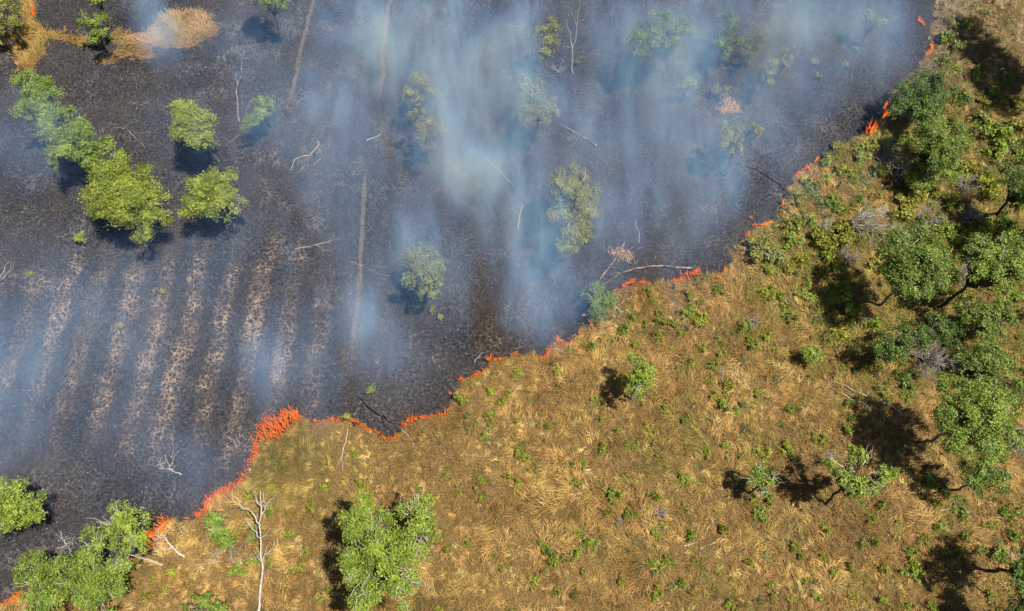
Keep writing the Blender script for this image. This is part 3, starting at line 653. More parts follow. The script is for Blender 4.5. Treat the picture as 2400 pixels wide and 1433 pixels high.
tree("dark tree cut by the right edge above the deep shadow", "dark", [(2385, 395, 36), (2395, 440, 38), (2365, 420, 30), (2420, 460, 40)], 5.6, base=(2335, 505), bark=DARKBARK, dens=1.1, trunk_r=0.16)
tree("green tree at the right edge just under the deep shadow", "green", [(2360, 560, 26), (2395, 575, 34), (2400, 615, 34)], 3.6)
tree("pale leaved shrub tree above the large tree at the right edge", "mid", [(2300, 845, 36), (2340, 860, 36), (2375, 890, 34), (2270, 850, 28), (2360, 925, 30), (2310, 880, 30)], 2.2)
tree("tree cut by the right edge near the bottom with bare twigs", "dark", [(2405, 1330, 40), (2440, 1290, 46), (2420, 1375, 44), (2470, 1340, 50), (2380, 1372, 26)], 6.5, base=(2318, 1338), bark=DARKBARK, dens=1.1, trunk_r=0.15)
tree("dark tree at the bottom right corner of the grass", "dark", [(2400, 1430, 40), (2430, 1445, 44), (2380, 1450, 34)], 5.0, dens=1.1)
tree("tree just outside the top right corner that throws the big shadow", "mid", [(2530, -10, 60), (2550, 50, 64), (2590, 100, 64), (2510, -60, 60), (2620, 40, 64)], 9.0, dens=0.9)
tree("tree just outside the right edge that throws the black shadow", "mid", [(2470, 480, 46), (2520, 470, 54), (2540, 515, 54), (2590, 490, 60)], 8.0, dens=0.9)

# ------------------------------------------------------------------ dead wood
def wander(P, r, amp):
    P = np.asarray(P, float); out = []
    for a, b in zip(P[:-1], P[1:]):
        n = max(2, int(np.linalg.norm(b - a) / 0.7)); t = np.arange(n)[:, None] / n; out.append(a + (b - a) * t)
    Q = np.concatenate(out + [P[-1:]]); Q[1:-1] += r.normal(0, amp, (len(Q) - 2, 3)) * np.array([1, 1, 0.5]); return Q
DI = 0
def deadwood(name, label, cat, strokes, mat, twig=0, group=None, amp=0.05):
    """strokes: (pixel points with height in m [(x,y,h)...], start radius m, end radius m); first is the main stem, the others branches"""
    global DI
    DI += 1; r = np.random.default_rng(5000 + DI)
    P0 = G(*strokes[0][0][0][:2]); b = np.array([P0[0], P0[1], 0.0])
    paths = []
    for pts, r0, r1 in strokes:
        P = np.array([G(p[0], p[1], p[2] if len(p) > 2 else max(r0, 0.05) + 0.03) for p in pts]); paths.append((wander(P, r, amp), r0 * 0.85, r1 * 0.85))
    tb = Tubes(); Q, r0, r1 = paths[0]; tb.add(Q - b, np.linspace(r0, r1, len(Q)), 6)
    if len(strokes) == 1 and not twig:
        o = obj(name, tb.mesh(name), mat, loc=b); return tag(o, label, cat, group)
    root = empty(name, b); tag(root, label, cat, group); obj("stem", tb.mesh("stem"), mat, root)
    for Q, r0, r1 in paths[1:]:
        t2 = Tubes(); t2.add(Q - b, np.linspace(r0, r1, len(Q)), 5); obj("branch", t2.mesh("branch"), mat, root)
    if twig:
        t3 = Tubes()
        for _ in range(twig):
            Q, r0, r1 = paths[r.integers(len(paths))]; i = r.integers(max(1, len(Q) // 3), len(Q)); d = Q[i] - Q[i - 1]; d /= np.linalg.norm(d) + 1e-9
            d = d + r.normal(0, 0.7, 3) * np.array([1, 1, 0.6]); d /= np.linalg.norm(d); L_ = r.uniform(0.35, 1.1)
            E = Q[i] + d * L_; E[2] = max(E[2], 0.12)
            t3.add(limb_path(Q[i], E, r, 4, 0.2) - b, np.linspace(0.02, 0.009, 4), 3)
        obj("twigs", t3.mesh("twigs"), mat, root)["kind"] = "stuff"
    return root

def dead_shrub(label, x, y, rpx, h, mat, n=16, lean=(0, 0), cat="dead shrub", flat=1.0):
    global DI
    DI += 1; r = np.random.default_rng(7000 + DI); c = G(x, y, h * 0.5); R = rpx * mpp(x, y, h * 0.5); b = np.array([c[0] - lean[0], c[1] - lean[1], 0.0])
    root = empty("dead_shrub", b); tag(root, label, cat); main = Tubes(); fine = Tubes()
    for _ in range(n):
        u = r.normal(0, 1, 3); u[2] = abs(u[2]) * 0.7; u /= np.linalg.norm(u)
        E = np.array([c[0], c[1], h * 0.55]) + u * R * np.array([1, 1, 0.8 * flat]) * r.uniform(0.7, 1.05); E[2] = max(E[2], 0.15)
        Q = limb_path(b + np.array([0, 0, 0.05]), E, r, 6, 0.18); main.add(Q - b, np.linspace(0.035 + 0.012 * R, 0.012, 6), 4)
        for _ in range(7):
            i = r.integers(2, 6); d = Q[i] - Q[i - 1]; d /= np.linalg.norm(d) + 1e-9; d = d + r.normal(0, 0.65, 3); d /= np.linalg.norm(d)
            e2 = Q[i] + d * r.uniform(0.25, 0.6) * R; e2[2] = max(e2[2], 0.1); Q2 = limb_path(Q[i], e2, r, 4, 0.2); fine.add(Q2 - b, np.linspace(0.018, 0.008, 4), 3)
            for _ in range(2):
                d2 = d + r.normal(0, 0.6, 3); d2 /= np.linalg.norm(d2); e3 = Q2[2] + d2 * r.uniform(0.12, 0.3) * R; e3[2] = max(e3[2], 0.1)
                fine.add(np.stack([Q2[2], e3]) - b, np.array([0.011, 0.006]), 3)
    obj("stems", main.mesh("stems"), mat, root); obj("twigs", fine.mesh("twigs"), mat, root)["kind"] = "stuff"
    return root

# the white dead tree at the lower left
deadwood("dead_tree", "bleached white leafless tree with long bare trunk at the bottom left", "dead tree", [
 ([(604, 1440, 0.2), (607, 1400, 0.5), (612, 1350, 0.9), (614, 1318, 1.2), (611, 1285, 1.5), (608, 1250, 1.8), (613, 1210, 2.1), (612, 1175, 2.3), (610, 1150, 2.4)], 0.125, 0.035),
 ([(610, 1262, 1.7), (600, 1252, 1.9), (585, 1232, 2.2), (574, 1215, 2.3)], 0.07, 0.02), ([(611, 1232, 1.9), (598, 1210, 2.2), (580, 1196, 2.4), (566, 1188, 2.5)], 0.08, 0.02),
 ([(613, 1205, 2.1), (622, 1185, 2.3), (632, 1170, 2.5)], 0.07, 0.02), ([(613, 1195, 2.2), (606, 1178, 2.4), (600, 1165, 2.6)], 0.06, 0.02), ([(612, 1180, 2.3), (618, 1165, 2.5), (617, 1150, 2.6)], 0.05, 0.015),
 ([(612, 1262, 1.7), (622, 1252, 1.9), (632, 1240, 2.0)], 0.05, 0.02), ([(615, 1318, 1.2), (622, 1300, 1.4), (626, 1280, 1.6)], 0.06, 0.02), ([(622, 1300, 1.4), (634, 1290, 1.6), (643, 1275, 1.7)], 0.05, 0.015),
 ([(617, 1345, 1.0), (624, 1338, 1.1)], 0.03, 0.015), ([(613, 1318, 1.2), (604, 1306, 1.3), (590, 1308, 1.3)], 0.05, 0.015)], DEAD, twig=34, amp=0.055)
deadwood("fallen_branch", "white curling dead branches beside the flames at lower left", "fallen branch", [
 ([(432, 1305), (405, 1285, 0.4), (385, 1262, 0.7), (370, 1256, 0.9)], 0.11, 0.05), ([(402, 1283, 0.4), (388, 1288, 0.5), (368, 1290, 0.5), (360, 1282, 0.7)], 0.07, 0.02),
 ([(385, 1262, 0.7), (392, 1245, 1.0), (405, 1238, 1.2)], 0.05, 0.02), ([(370, 1256, 0.9), (372, 1240, 1.1), (385, 1228, 1.2), (395, 1222, 1.3)], 0.045, 0.02), ([(375, 1258, 0.8), (362, 1268, 0.8), (355, 1262, 1.0)], 0.04, 0.02)], DEAD, twig=12)
deadwood("fallen_branch", "straight whitish branch poking right from the large tree at lower left", "fallen branch", [
 ([(382, 1325), (355, 1315, 0.3), (330, 1307, 0.5), (300, 1300, 0.8)], 0.10, 0.05)], DEAD, twig=3)
deadwood("fallen_branch", "grey brush of dead twigs lying left of the white dead tree", "fallen branch", [
 ([(440, 1322), (470, 1323, 0.1), (505, 1318, 0.2), (520, 1316, 0.2)], 0.05, 0.02), ([(490, 1320, 0.2), (500, 1300, 0.5), (520, 1285, 0.7)], 0.03, 0.012), ([(500, 1318, 0.2), (512, 1300, 0.5), (535, 1290, 0.6)], 0.03, 0.012)], GREYDEAD, twig=16)
deadwood("fallen_branch", "curved grey branch between the small dense tree and white trunk", "fallen branch", [
 ([(600, 1312, 0.2), (580, 1310, 0.3), (562, 1318, 0.2), (548, 1318, 0.2)], 0.06, 0.02), ([(565, 1317, 0.2), (558, 1300, 0.5), (565, 1280, 0.8), (578, 1265, 1.0)], 0.035, 0.012), ([(548, 1318, 0.2), (538, 1300, 0.5), (540, 1285, 0.7)], 0.03, 0.012)], GREYDEAD, twig=24)
dead_shrub("white bare twigs rising between the two green trees at lower left", 250, 1255, 26, 4.0, DEAD, n=9)
dead_shrub("pale burnt twig heap behind the bottom left corner tree", 150, 1275, 30, 0.8, GREYDEAD, n=9, flat=0.4)
deadwood("fallen_branch", "thin white forked stick on the track below the fire notch", "fallen branch", [
 ([(815, 1005), (810, 1040), (803, 1065), (801, 1072)], 0.05, 0.035), ([(801, 1070), (797, 1080), (790, 1090)], 0.035, 0.02), ([(801, 1070), (803, 1085), (803, 1105)], 0.04, 0.03)], DEAD)
deadwood("fallen_branch", "white twig cluster lying on black ash left of the fire", "fallen branch", [
 ([(425, 1113, 0.1), (410, 1108, 0.2), (395, 1100, 0.3), (372, 1098, 0.3)], 0.06, 0.03), ([(405, 1106, 0.2), (395, 1090, 0.5), (387, 1065, 0.8)], 0.045, 0.015), ([(385, 1099, 0.3), (376, 1090, 0.5), (390, 1082, 0.6)], 0.035, 0.015), ([(395, 1100, 0.3), (405, 1085, 0.5), (402, 1072, 0.7)], 0.03, 0.012)], DEAD, twig=10)
deadwood("fallen_branch", "black charred forked branch in the notch of the fire line", "fallen branch", [
 ([(838, 925), (858, 945, 0.3), (880, 965, 0.4), (900, 978, 0.4), (912, 985, 0.3)], 0.09, 0.06), ([(895, 975, 0.4), (902, 995, 0.3), (916, 1008, 0.2)], 0.05, 0.02), ([(905, 982, 0.4), (925, 990, 0.3), (940, 1010, 0.2)], 0.05, 0.02), ([(912, 985, 0.3), (930, 985, 0.3)], 0.04, 0.02)], BURNTWOOD, twig=8)
deadwood("fallen_branch", "short reddish stick leaning in the flames by the leafy sprout", "fallen branch", [([(830, 973), (838, 958, 0.4), (847, 940, 0.7)], 0.05, 0.03)], PALEBURNT)
# standing bare trees in the burn
deadwood("dead_tree", "tall bare grey dead tree standing in the burn near the top", "dead tree", [
 ([(1342, 172, 0), (1341, 150, 1.1), (1341, 130, 2.0), (1342, 110, 2.8)], 0.13, 0.10), ([(1342, 110, 2.8), (1350, 95, 3.4), (1351, 75, 4.2), (1354, 45, 5.4), (1357, 20, 6.3), (1357, -2, 7.0)], 0.08, 0.02),
 ([(1341, 112, 2.8), (1338, 95, 3.4), (1336, 78, 4.2), (1329, 62, 4.9), (1328, 46, 5.5)], 0.09, 0.02), ([(1337, 90, 3.6), (1340, 78, 4.2), (1339, 68, 4.6)], 0.04, 0.015), ([(1352, 60, 4.8), (1345, 42, 5.5), (1340, 28, 6.0), (1335, 17, 6.4)], 0.04, 0.015),
 ([(1354, 50, 5.2), (1368, 48, 5.4), (1374, 35, 6.0), (1377, 25, 6.3)], 0.03, 0.012), ([(1341, 112, 2.7), (1330, 110, 2.9), (1320, 108, 3.0)], 0.04, 0.015)], GREYDEAD, twig=10, amp=0.04)
deadwood("dead_tree", "scorched dead tree with fallen white ash twigs at upper left", "dead tree", [
 ([(560, 285, 0), (557, 250, 0.5), (555, 215, 0.8), (557, 192, 1.0), (565, 180, 1.1)], 0.10, 0.07), ([(557, 195, 1.0), (552, 182, 1.2)], 0.05, 0.02), ([(563, 182, 1.1), (566, 160, 1.3), (565, 140, 1.4), (572, 132, 1.5)], 0.06, 0.02)], PALEBURNT, twig=14)
deadwood("fallen_log", "black burnt trunk lying slanted beside the scorched dead tree", "fallen log", [
 ([(562, 262), (580, 230), (595, 195), (607, 165), (618, 138)], 0.10, 0.04), ([(607, 165), (613, 150), (630, 135)], 0.04, 0.015)], BURNTWOOD, twig=16)
# fallen trunks and branches in the burn
for nm, lb, st, mt, tw in [
 ("fallen_log", "long half burnt trunk with broken root plate in the upper middle", [([(1398, 342), (1385, 332), (1360, 318), (1335, 303), (1305, 291)], 0.13, 0.05), ([(1340, 307), (1355, 322), (1366, 342)], 0.05, 0.02)], PALEBURNT, 3),
 ("fallen_log", "thin straight burnt pole lying slanted in thick smoke", [([(1202, 434), (1185, 415), (1160, 390), (1140, 370), (1123, 350)], 0.09, 0.05)], PALEBURNT, 0),
 ("fallen_branch", "pale upright stick left of the tall leafy tree in the burn", [([(1214, 536), (1217, 515, 0.3), (1220, 495, 0.5), (1227, 480, 0.6)], 0.06, 0.03)], DEAD, 0),
 ("fallen_log", "long burnt tree lying along the fire line with pale branch ends", [([(1622, 628), (1600, 626), (1560, 624), (1520, 625), (1490, 630), (1455, 640)], 0.14, 0.07), ([(1462, 638), (1450, 630, 0.3), (1432, 625, 0.4), (1420, 622, 0.4)], 0.05, 0.02), ([(1455, 640), (1435, 655, 0.2), (1415, 668, 0.2)], 0.05, 0.02), ([(1455, 640), (1440, 640, 0.3), (1425, 645, 0.3)], 0.04, 0.015)], PALEBURNT, 8),
 ("fallen_log", "dark slanting burnt trunk behind the smoky bush on the fire line", [([(1395, 672), (1420, 640), (1440, 610), (1455, 585), (1465, 565)], 0.12, 0.04), ([(1450, 592), (1470, 592, 0.3), (1485, 598, 0.4)], 0.03, 0.012), ([(1445, 602), (1470, 598, 0.4), (1490, 588, 0.5)], 0.03, 0.012)], PALEBURNT, 8),
 ("fallen_branch", "thin curved stick below the hanging smoke right of the leafy tree", [([(1498, 570), (1497, 550), (1490, 530), (1491, 515)], 0.06, 0.03)], GREYDEAD, 0),
 ("fallen_branch", "bent white branch with black twigs near the left footpath", [([(745, 332), (744, 345), (725, 362), (700, 368), (688, 378), (680, 400)], 0.06, 0.03), ([(744, 342), (750, 352), (755, 365)], 0.03, 0.02)], DEAD, 3),
 ("fallen_branch", "short white curved stick right of the bent white branch", [([(752, 372), (742, 378), (735, 390)], 0.04, 0.02)], DEAD, 0),
 ("fallen_branch", "small pale splinter below the bent white branch", [([(712, 390), (706, 397), (698, 405)], 0.04, 0.02)], DEAD, 0),
 ("fallen_branch", "dark branch jutting left from the compact olive tree", [([(408, 295), (390, 300, 0.3), (355, 305)], 0.07, 0.03)], BURNTWOOD, 3),
 ("fallen_branch", "pale log pointing at the small two lobed tree", [([(560, 316), (540, 332), (520, 351)], 0.09, 0.04)], PALEBURNT, 4),
 ("fallen_branch", "thin grey forked branch left of the long footpath", [([(690, 585), (720, 578), (742, 575), (785, 562)], 0.05, 0.02), ([(742, 575), (770, 570, 0.3), (782, 556, 0.5)], 0.03, 0.012), ([(742, 576), (755, 585, 0.2), (765, 592, 0.2)], 0.03, 0.012)], GREYDEAD, 6),
 ("fallen_log", "black trunk with white broken ends crossing the long footpath", [([(822, 615), (840, 622), (860, 630), (885, 640), (912, 647)], 0.09, 0.03), ([(840, 622), (870, 622, 0.2), (900, 628, 0.2)], 0.03, 0.015)], PALEBURNT, 4),
 ("fallen_branch", "reddish broken stick lying below the smoke veiled tree", [([(960, 790), (980, 784), (993, 775)], 0.05, 0.03)], PALEBURNT, 0),
 ("fallen_log", "dark curved trunk reaching down to the fire line on the right", [([(1842, 445), (1825, 430), (1800, 412), (1775, 397), (1745, 385)], 0.13, 0.06), ([(1825, 430), (1835, 450), (1840, 470)], 0.05, 0.02)], BURNTWOOD, 5),
 ("fallen_log", "faint dark trunk in the smoke left of the forked tree", [([(1500, 375), (1540, 362), (1575, 348), (1605, 341)], 0.08, 0.04)], BURNTWOOD, 2),
 ("fallen_branch", "thin faint branch under the dark trunk in the smoke", [([(1512, 405), (1550, 400), (1590, 390)], 0.05, 0.02)], BURNTWOOD, 2),
 ("fallen_branch", "short pale stick alone in the middle of the burn", [([(1018, 463), (1024, 450), (1034, 432)], 0.06, 0.03)], PALEBURNT, 0),
 ("fallen_branch", "small white log between the two upper footpaths' lower ends", [([(860, 330), (875, 323), (890, 316)], 0.08, 0.04)], DEAD, 2),
 ("fallen_branch", "white ashy branch above the diagonal tree row", [([(275, 300), (290, 302), (305, 310), (325, 330), (340, 345)], 0.06, 0.03), ([(290, 302), (296, 294), (300, 305)], 0.03, 0.015)], PALEBURNT, 10),
 ("fallen_branch", "reddish log pieces between the top left trees", [([(310, 245), (320, 241), (326, 238)], 0.06, 0.05), ([(325, 250), (340, 245), (352, 233)], 0.06, 0.03), ([(318, 260), (321, 252)], 0.05, 0.03)], PALEBURNT, 0),
 ("fallen_log", "pale log at the left end of the orange grass strip", [([(18, 92), (30, 105), (42, 120)], 0.12, 0.07)], GREYDEAD, 0),
 ("fallen_branch", "thin dark branch in the smoke near the right upper fire", [([(1818, 288), (1840, 293), (1885, 296)], 0.06, 0.02)], BURNTWOOD, 2),
 ("fallen_branch", "two grey stalks at the left edge above the ridges", [([(0, 650), (10, 632, 0.4), (20, 615, 0.7)], 0.05, 0.02), ([(5, 655), (15, 645, 0.3), (30, 632, 0.4)], 0.04, 0.02)], GREYDEAD, 3),
 ("fallen_branch", "thin pale stick rising by the fire line's middle smoke", [([(1112, 850), (1120, 838, 0.3), (1130, 825, 0.5)], 0.035, 0.02)], DEAD, 0),
 ("fallen_branch", "reddish thin branch lying in the burn above the middle flames", [([(1014, 835), (1020, 850), (1025, 868)], 0.04, 0.02)], PALEBURNT, 0),
 ("fallen_branch", "brown sticks poking up behind the wide hazy tree", [([(1600, 150), (1585, 148, 0.4), (1575, 150, 0.4)], 0.05, 0.02)], PALEBURNT, 2),
]:
    deadwood(nm, lb, "fallen log" if nm == "fallen_log" else "fallen branch", st, mt, twig=tw)
# on the unburnt side
for nm, lb, st, mt, tw in [
 ("fallen_branch", "longer of two white poles left of the wide black shadow", [([(2115, 975), (2100, 960), (2075, 947), (2040, 932), (2010, 920), (1985, 908), (1955, 895)], 0.12, 0.03)], DEAD, 2),
 ("fallen_branch", "shorter forked white pole just below the longer pole", [([(2065, 965), (2045, 953), (2020, 946), (1995, 937), (1975, 922), (1945, 905)], 0.09, 0.03), ([(2030, 950), (2022, 944), (2016, 937)], 0.04, 0.015), ([(2010, 944), (2000, 945), (1992, 949)], 0.04, 0.02)], DEAD, 2),
 ("fallen_branch", "left of two parallel pale sticks in the lower grass", [([(1603, 1280), (1625, 1272), (1650, 1262)], 0.06, 0.03), ([(1652, 1256, 0.2), (1657, 1243, 0.3), (1666, 1232, 0.4)], 0.03, 0.015)], DEAD, 0),
 ("fallen_branch", "right of two parallel pale sticks in the lower grass", [([(1640, 1288), (1665, 1276), (1700, 1261)], 0.06, 0.03)], DEAD, 0),
 ("fallen_branch", "small white V shaped branch under the right edge trees", [([(2204, 1196), (2225, 1194, 0.2), (2242, 1185, 0.2), (2252, 1178, 0.3)], 0.07, 0.03), ([(2240, 1186, 0.2), (2236, 1172, 0.4), (2232, 1167, 0.5)], 0.04, 0.02)], DEAD, 1),
 ("fallen_branch", "tiny white stick low in the right grass", [([(1898, 1365), (1912, 1374), (1926, 1383)], 0.04, 0.02)], DEAD, 0),
 ("fallen_branch", "thin tan stick leaning out of the smoky bush", [([(1456, 712), (1468, 703, 0.3), (1482, 692, 0.5)], 0.04, 0.02)], DEAD, 0),
 ("fallen_branch", "pale broken stump stick in the grass above the round bush", [([(1841, 700), (1843, 710, 0.2), (1847, 718)], 0.08, 0.05)], DEAD, 0),
 ("fallen_branch", "white stick beside the black shadow near the right fire line", [([(1930, 430), (1950, 427), (1973, 423)], 0.09, 0.05)], DEAD, 0),
 ("fallen_branch", "black bent stick next to the white stick near the fire line", [([(1962, 440), (1970, 430, 0.5), (1978, 415, 1.0)], 0.08, 0.03)], BURNTWOOD, 2),
 ("fallen_branch", "dark forked twig pair in the grass below the smoky bush", [([(1450, 800), (1447, 788), (1444, 778)], 0.06, 0.03)], BURNTWOOD, 3),
 ("fallen_branch", "thin stick slanting right of the lone bushy tree", [([(1824, 890), (1838, 882), (1855, 870)], 0.035, 0.02)], DEAD, 0),
 ("fallen_branch", "grey sticks upright in the grass below the yellow shrubs", [([(1690, 905), (1694, 890, 0.4), (1697, 868, 0.9)], 0.04, 0.02), ([(1686, 880, 0.2), (1690, 872, 0.5)], 0.03, 0.02)], GREYDEAD, 4),
 ("fallen_branch", "dark curved dead trunk leaning through the upper right thicket", [([(2062, 444, 0.1), (2085, 437, 0.6), (2100, 420, 1.2), (2118, 405, 1.8), (2150, 378, 2.8)], 0.17, 0.08)], DARKBARK, 0),
 ("fallen_branch", "white thin stick near the right edge in the thicket", [([(2298, 383, 0.6), (2315, 390, 0.6), (2328, 402, 0.5)], 0.04, 0.02)], DEAD, 0),
 ("fallen_branch", "pale stub with fork below the bottom right trunk", [([(2352, 1310, 0.3), (2368, 1298, 0.9), (2385, 1285, 1.6)], 0.06, 0.03), ([(2368, 1298, 0.9), (2376, 1310, 0.8), (2380, 1325, 0.8)], 0.04, 0.015)], DEAD, 5),
 ("fallen_branch", "thin white stem standing in the grass right of the white dead tree", [([(704, 1305, 0.1), (702, 1280, 0.5), (700, 1258, 0.9)], 0.03, 0.015), ([(702, 1270, 0.6), (690, 1262, 0.8)], 0.02, 0.01)], DEAD, 0),
 ("fallen_branch", "curved thin white stem trailing below the fire notch", [([(940, 1005), (955, 1018), (965, 1035), (970, 1047)], 0.04, 0.02)], DEAD, 1),
]:
    deadwood(nm, lb, "dead wood", st, mt, twig=tw)
dead_shrub("large bleached dead shrub with fanned twigs in the right thicket", 2040, 530, 50, 2.4, DEAD, n=22, lean=(1.2, -0.8))
dead_shrub("big grey white dead shrub beside the dark leafy tree at right", 2180, 838, 58, 2.2, GREYDEAD, n=24)
dead_shrub("small pale dead shrub fan left of the large bleached shrub", 1935, 532, 22, 1.2, DEAD, n=8)
dead_shrub("grey green dead shrub above the dark thicket tree", 2178, 508, 34, 1.6, GREYDEAD, n=16)
dead_shrub("hazy grey dead shrub left of the deep shadow at right", 2272, 505, 26, 1.3, GREYDEAD, n=14)
dead_shrub("silvery dead shrub above the deep shadow at right", 2262, 438, 28, 1.3, DEAD, n=14)
dead_shrub("white sweeping dead shrub beside the leaning dark trunk", 2098, 392, 34, 1.5, DEAD, n=14, lean=(-1.0, -0.6))
dead_shrub("grey dead shrub at the foot of the large bleached shrub", 1990, 600, 26, 1.2, GREYDEAD, n=12)
dead_shrub("grey leafless shrub at the right edge beside the large tree", 2392, 1040, 34, 2.0, GREYDEAD, n=16)
dead_shrub("grey dead shrub at the right edge above the large tree", 2395, 915, 30, 1.8, GREYDEAD, n=14)
dead_shrub("small silver dead shrub in the middle of the lower grass", 1545, 1200, 17, 0.6, GREYDEAD, n=10)
dead_shrub("tiny grey dead shrub left of the silver one in the lower grass", 1452, 1224, 11, 0.45, GREYDEAD, n=7)
dead_shrub("grey topped dead shrub beside the mid green shrubs in the grass", 1762, 758, 16, 0.7, GREYDEAD, n=10)
dead_shrub("grey dead twigs inside the curved trunk tree's shade", 2270, 640, 30, 2.4, GREYDEAD, n=12)
dead_shrub("dead twigs on the left side of the horseshoe tree", 1955, 1075, 16, 4.0, DEAD, n=6)
dead_shrub("faint grey dead shrub beside the tall dead tree's foot", 1310, 165, 20, 0.8, GREYDEAD, n=6)

# ------------------------------------------------------------------ small shrubs, each its own object
def shrub_mesh(kind, seed, R=1.0):
    r = np.random.default_rng(seed); lobes = []
    for _ in range(7): lobes.append((np.array([*r.normal(0, 0.42, 2), r.uniform(0.15, 0.75)]) * R, R * r.uniform(0.2, 0.48)))
    c1, c2 = (np.array(v) * np.array([1.25, 1.12, 0.85]) for v in KIND[kind]); Cs_, On, Tn = [], [], []
    for c, q in lobes:
        nc = int(4 + 16 * q); u = r.normal(0, 1, (nc, 3)); u /= np.linalg.norm(u, axis=1)[:, None]; u[:, 2] = np.abs(u[:, 2])
        for uu in u:
            m_ = int(r.uniform(5, 16)); Cs_.append(c + uu * q * r.uniform(0.4, 1.5) + r.normal(0, 0.10, (m_, 3)) * R); On.append(np.repeat(uu[None], m_, 0))
            t = np.clip(r.random() * 0.75 + 0.35 * r.random(m_) - 0.05, 0, 1)[:, None]; Tn.append((c1 * (1 - t) + c2 * t) * r.uniform(0.8, 1.25, (m_, 1)))
    V, F = leaf_quads(np.concatenate(Cs_), np.concatenate(On), 0.26 * R, r); V[:, 2] = np.maximum(V[:, 2], 0.02)
    return make_mesh("shrub", V, [F], np.repeat(np.concatenate(Tn), 4, axis=0))
SK = {"l": "lime", "g": "green", "o": "olive", "y": "yellow", "d": "dark", "m": "mid", "w": "grey"}
SHM = {k: [shrub_mesh(v, 300 + 10 * i + j) for j in range(3)] for i, (k, v) in enumerate(SK.items())}
WORD = {"l": "lime green", "g": "green", "o": "olive", "y": "yellow green", "d": "dark green", "m": "mid green", "w": "grey green"}
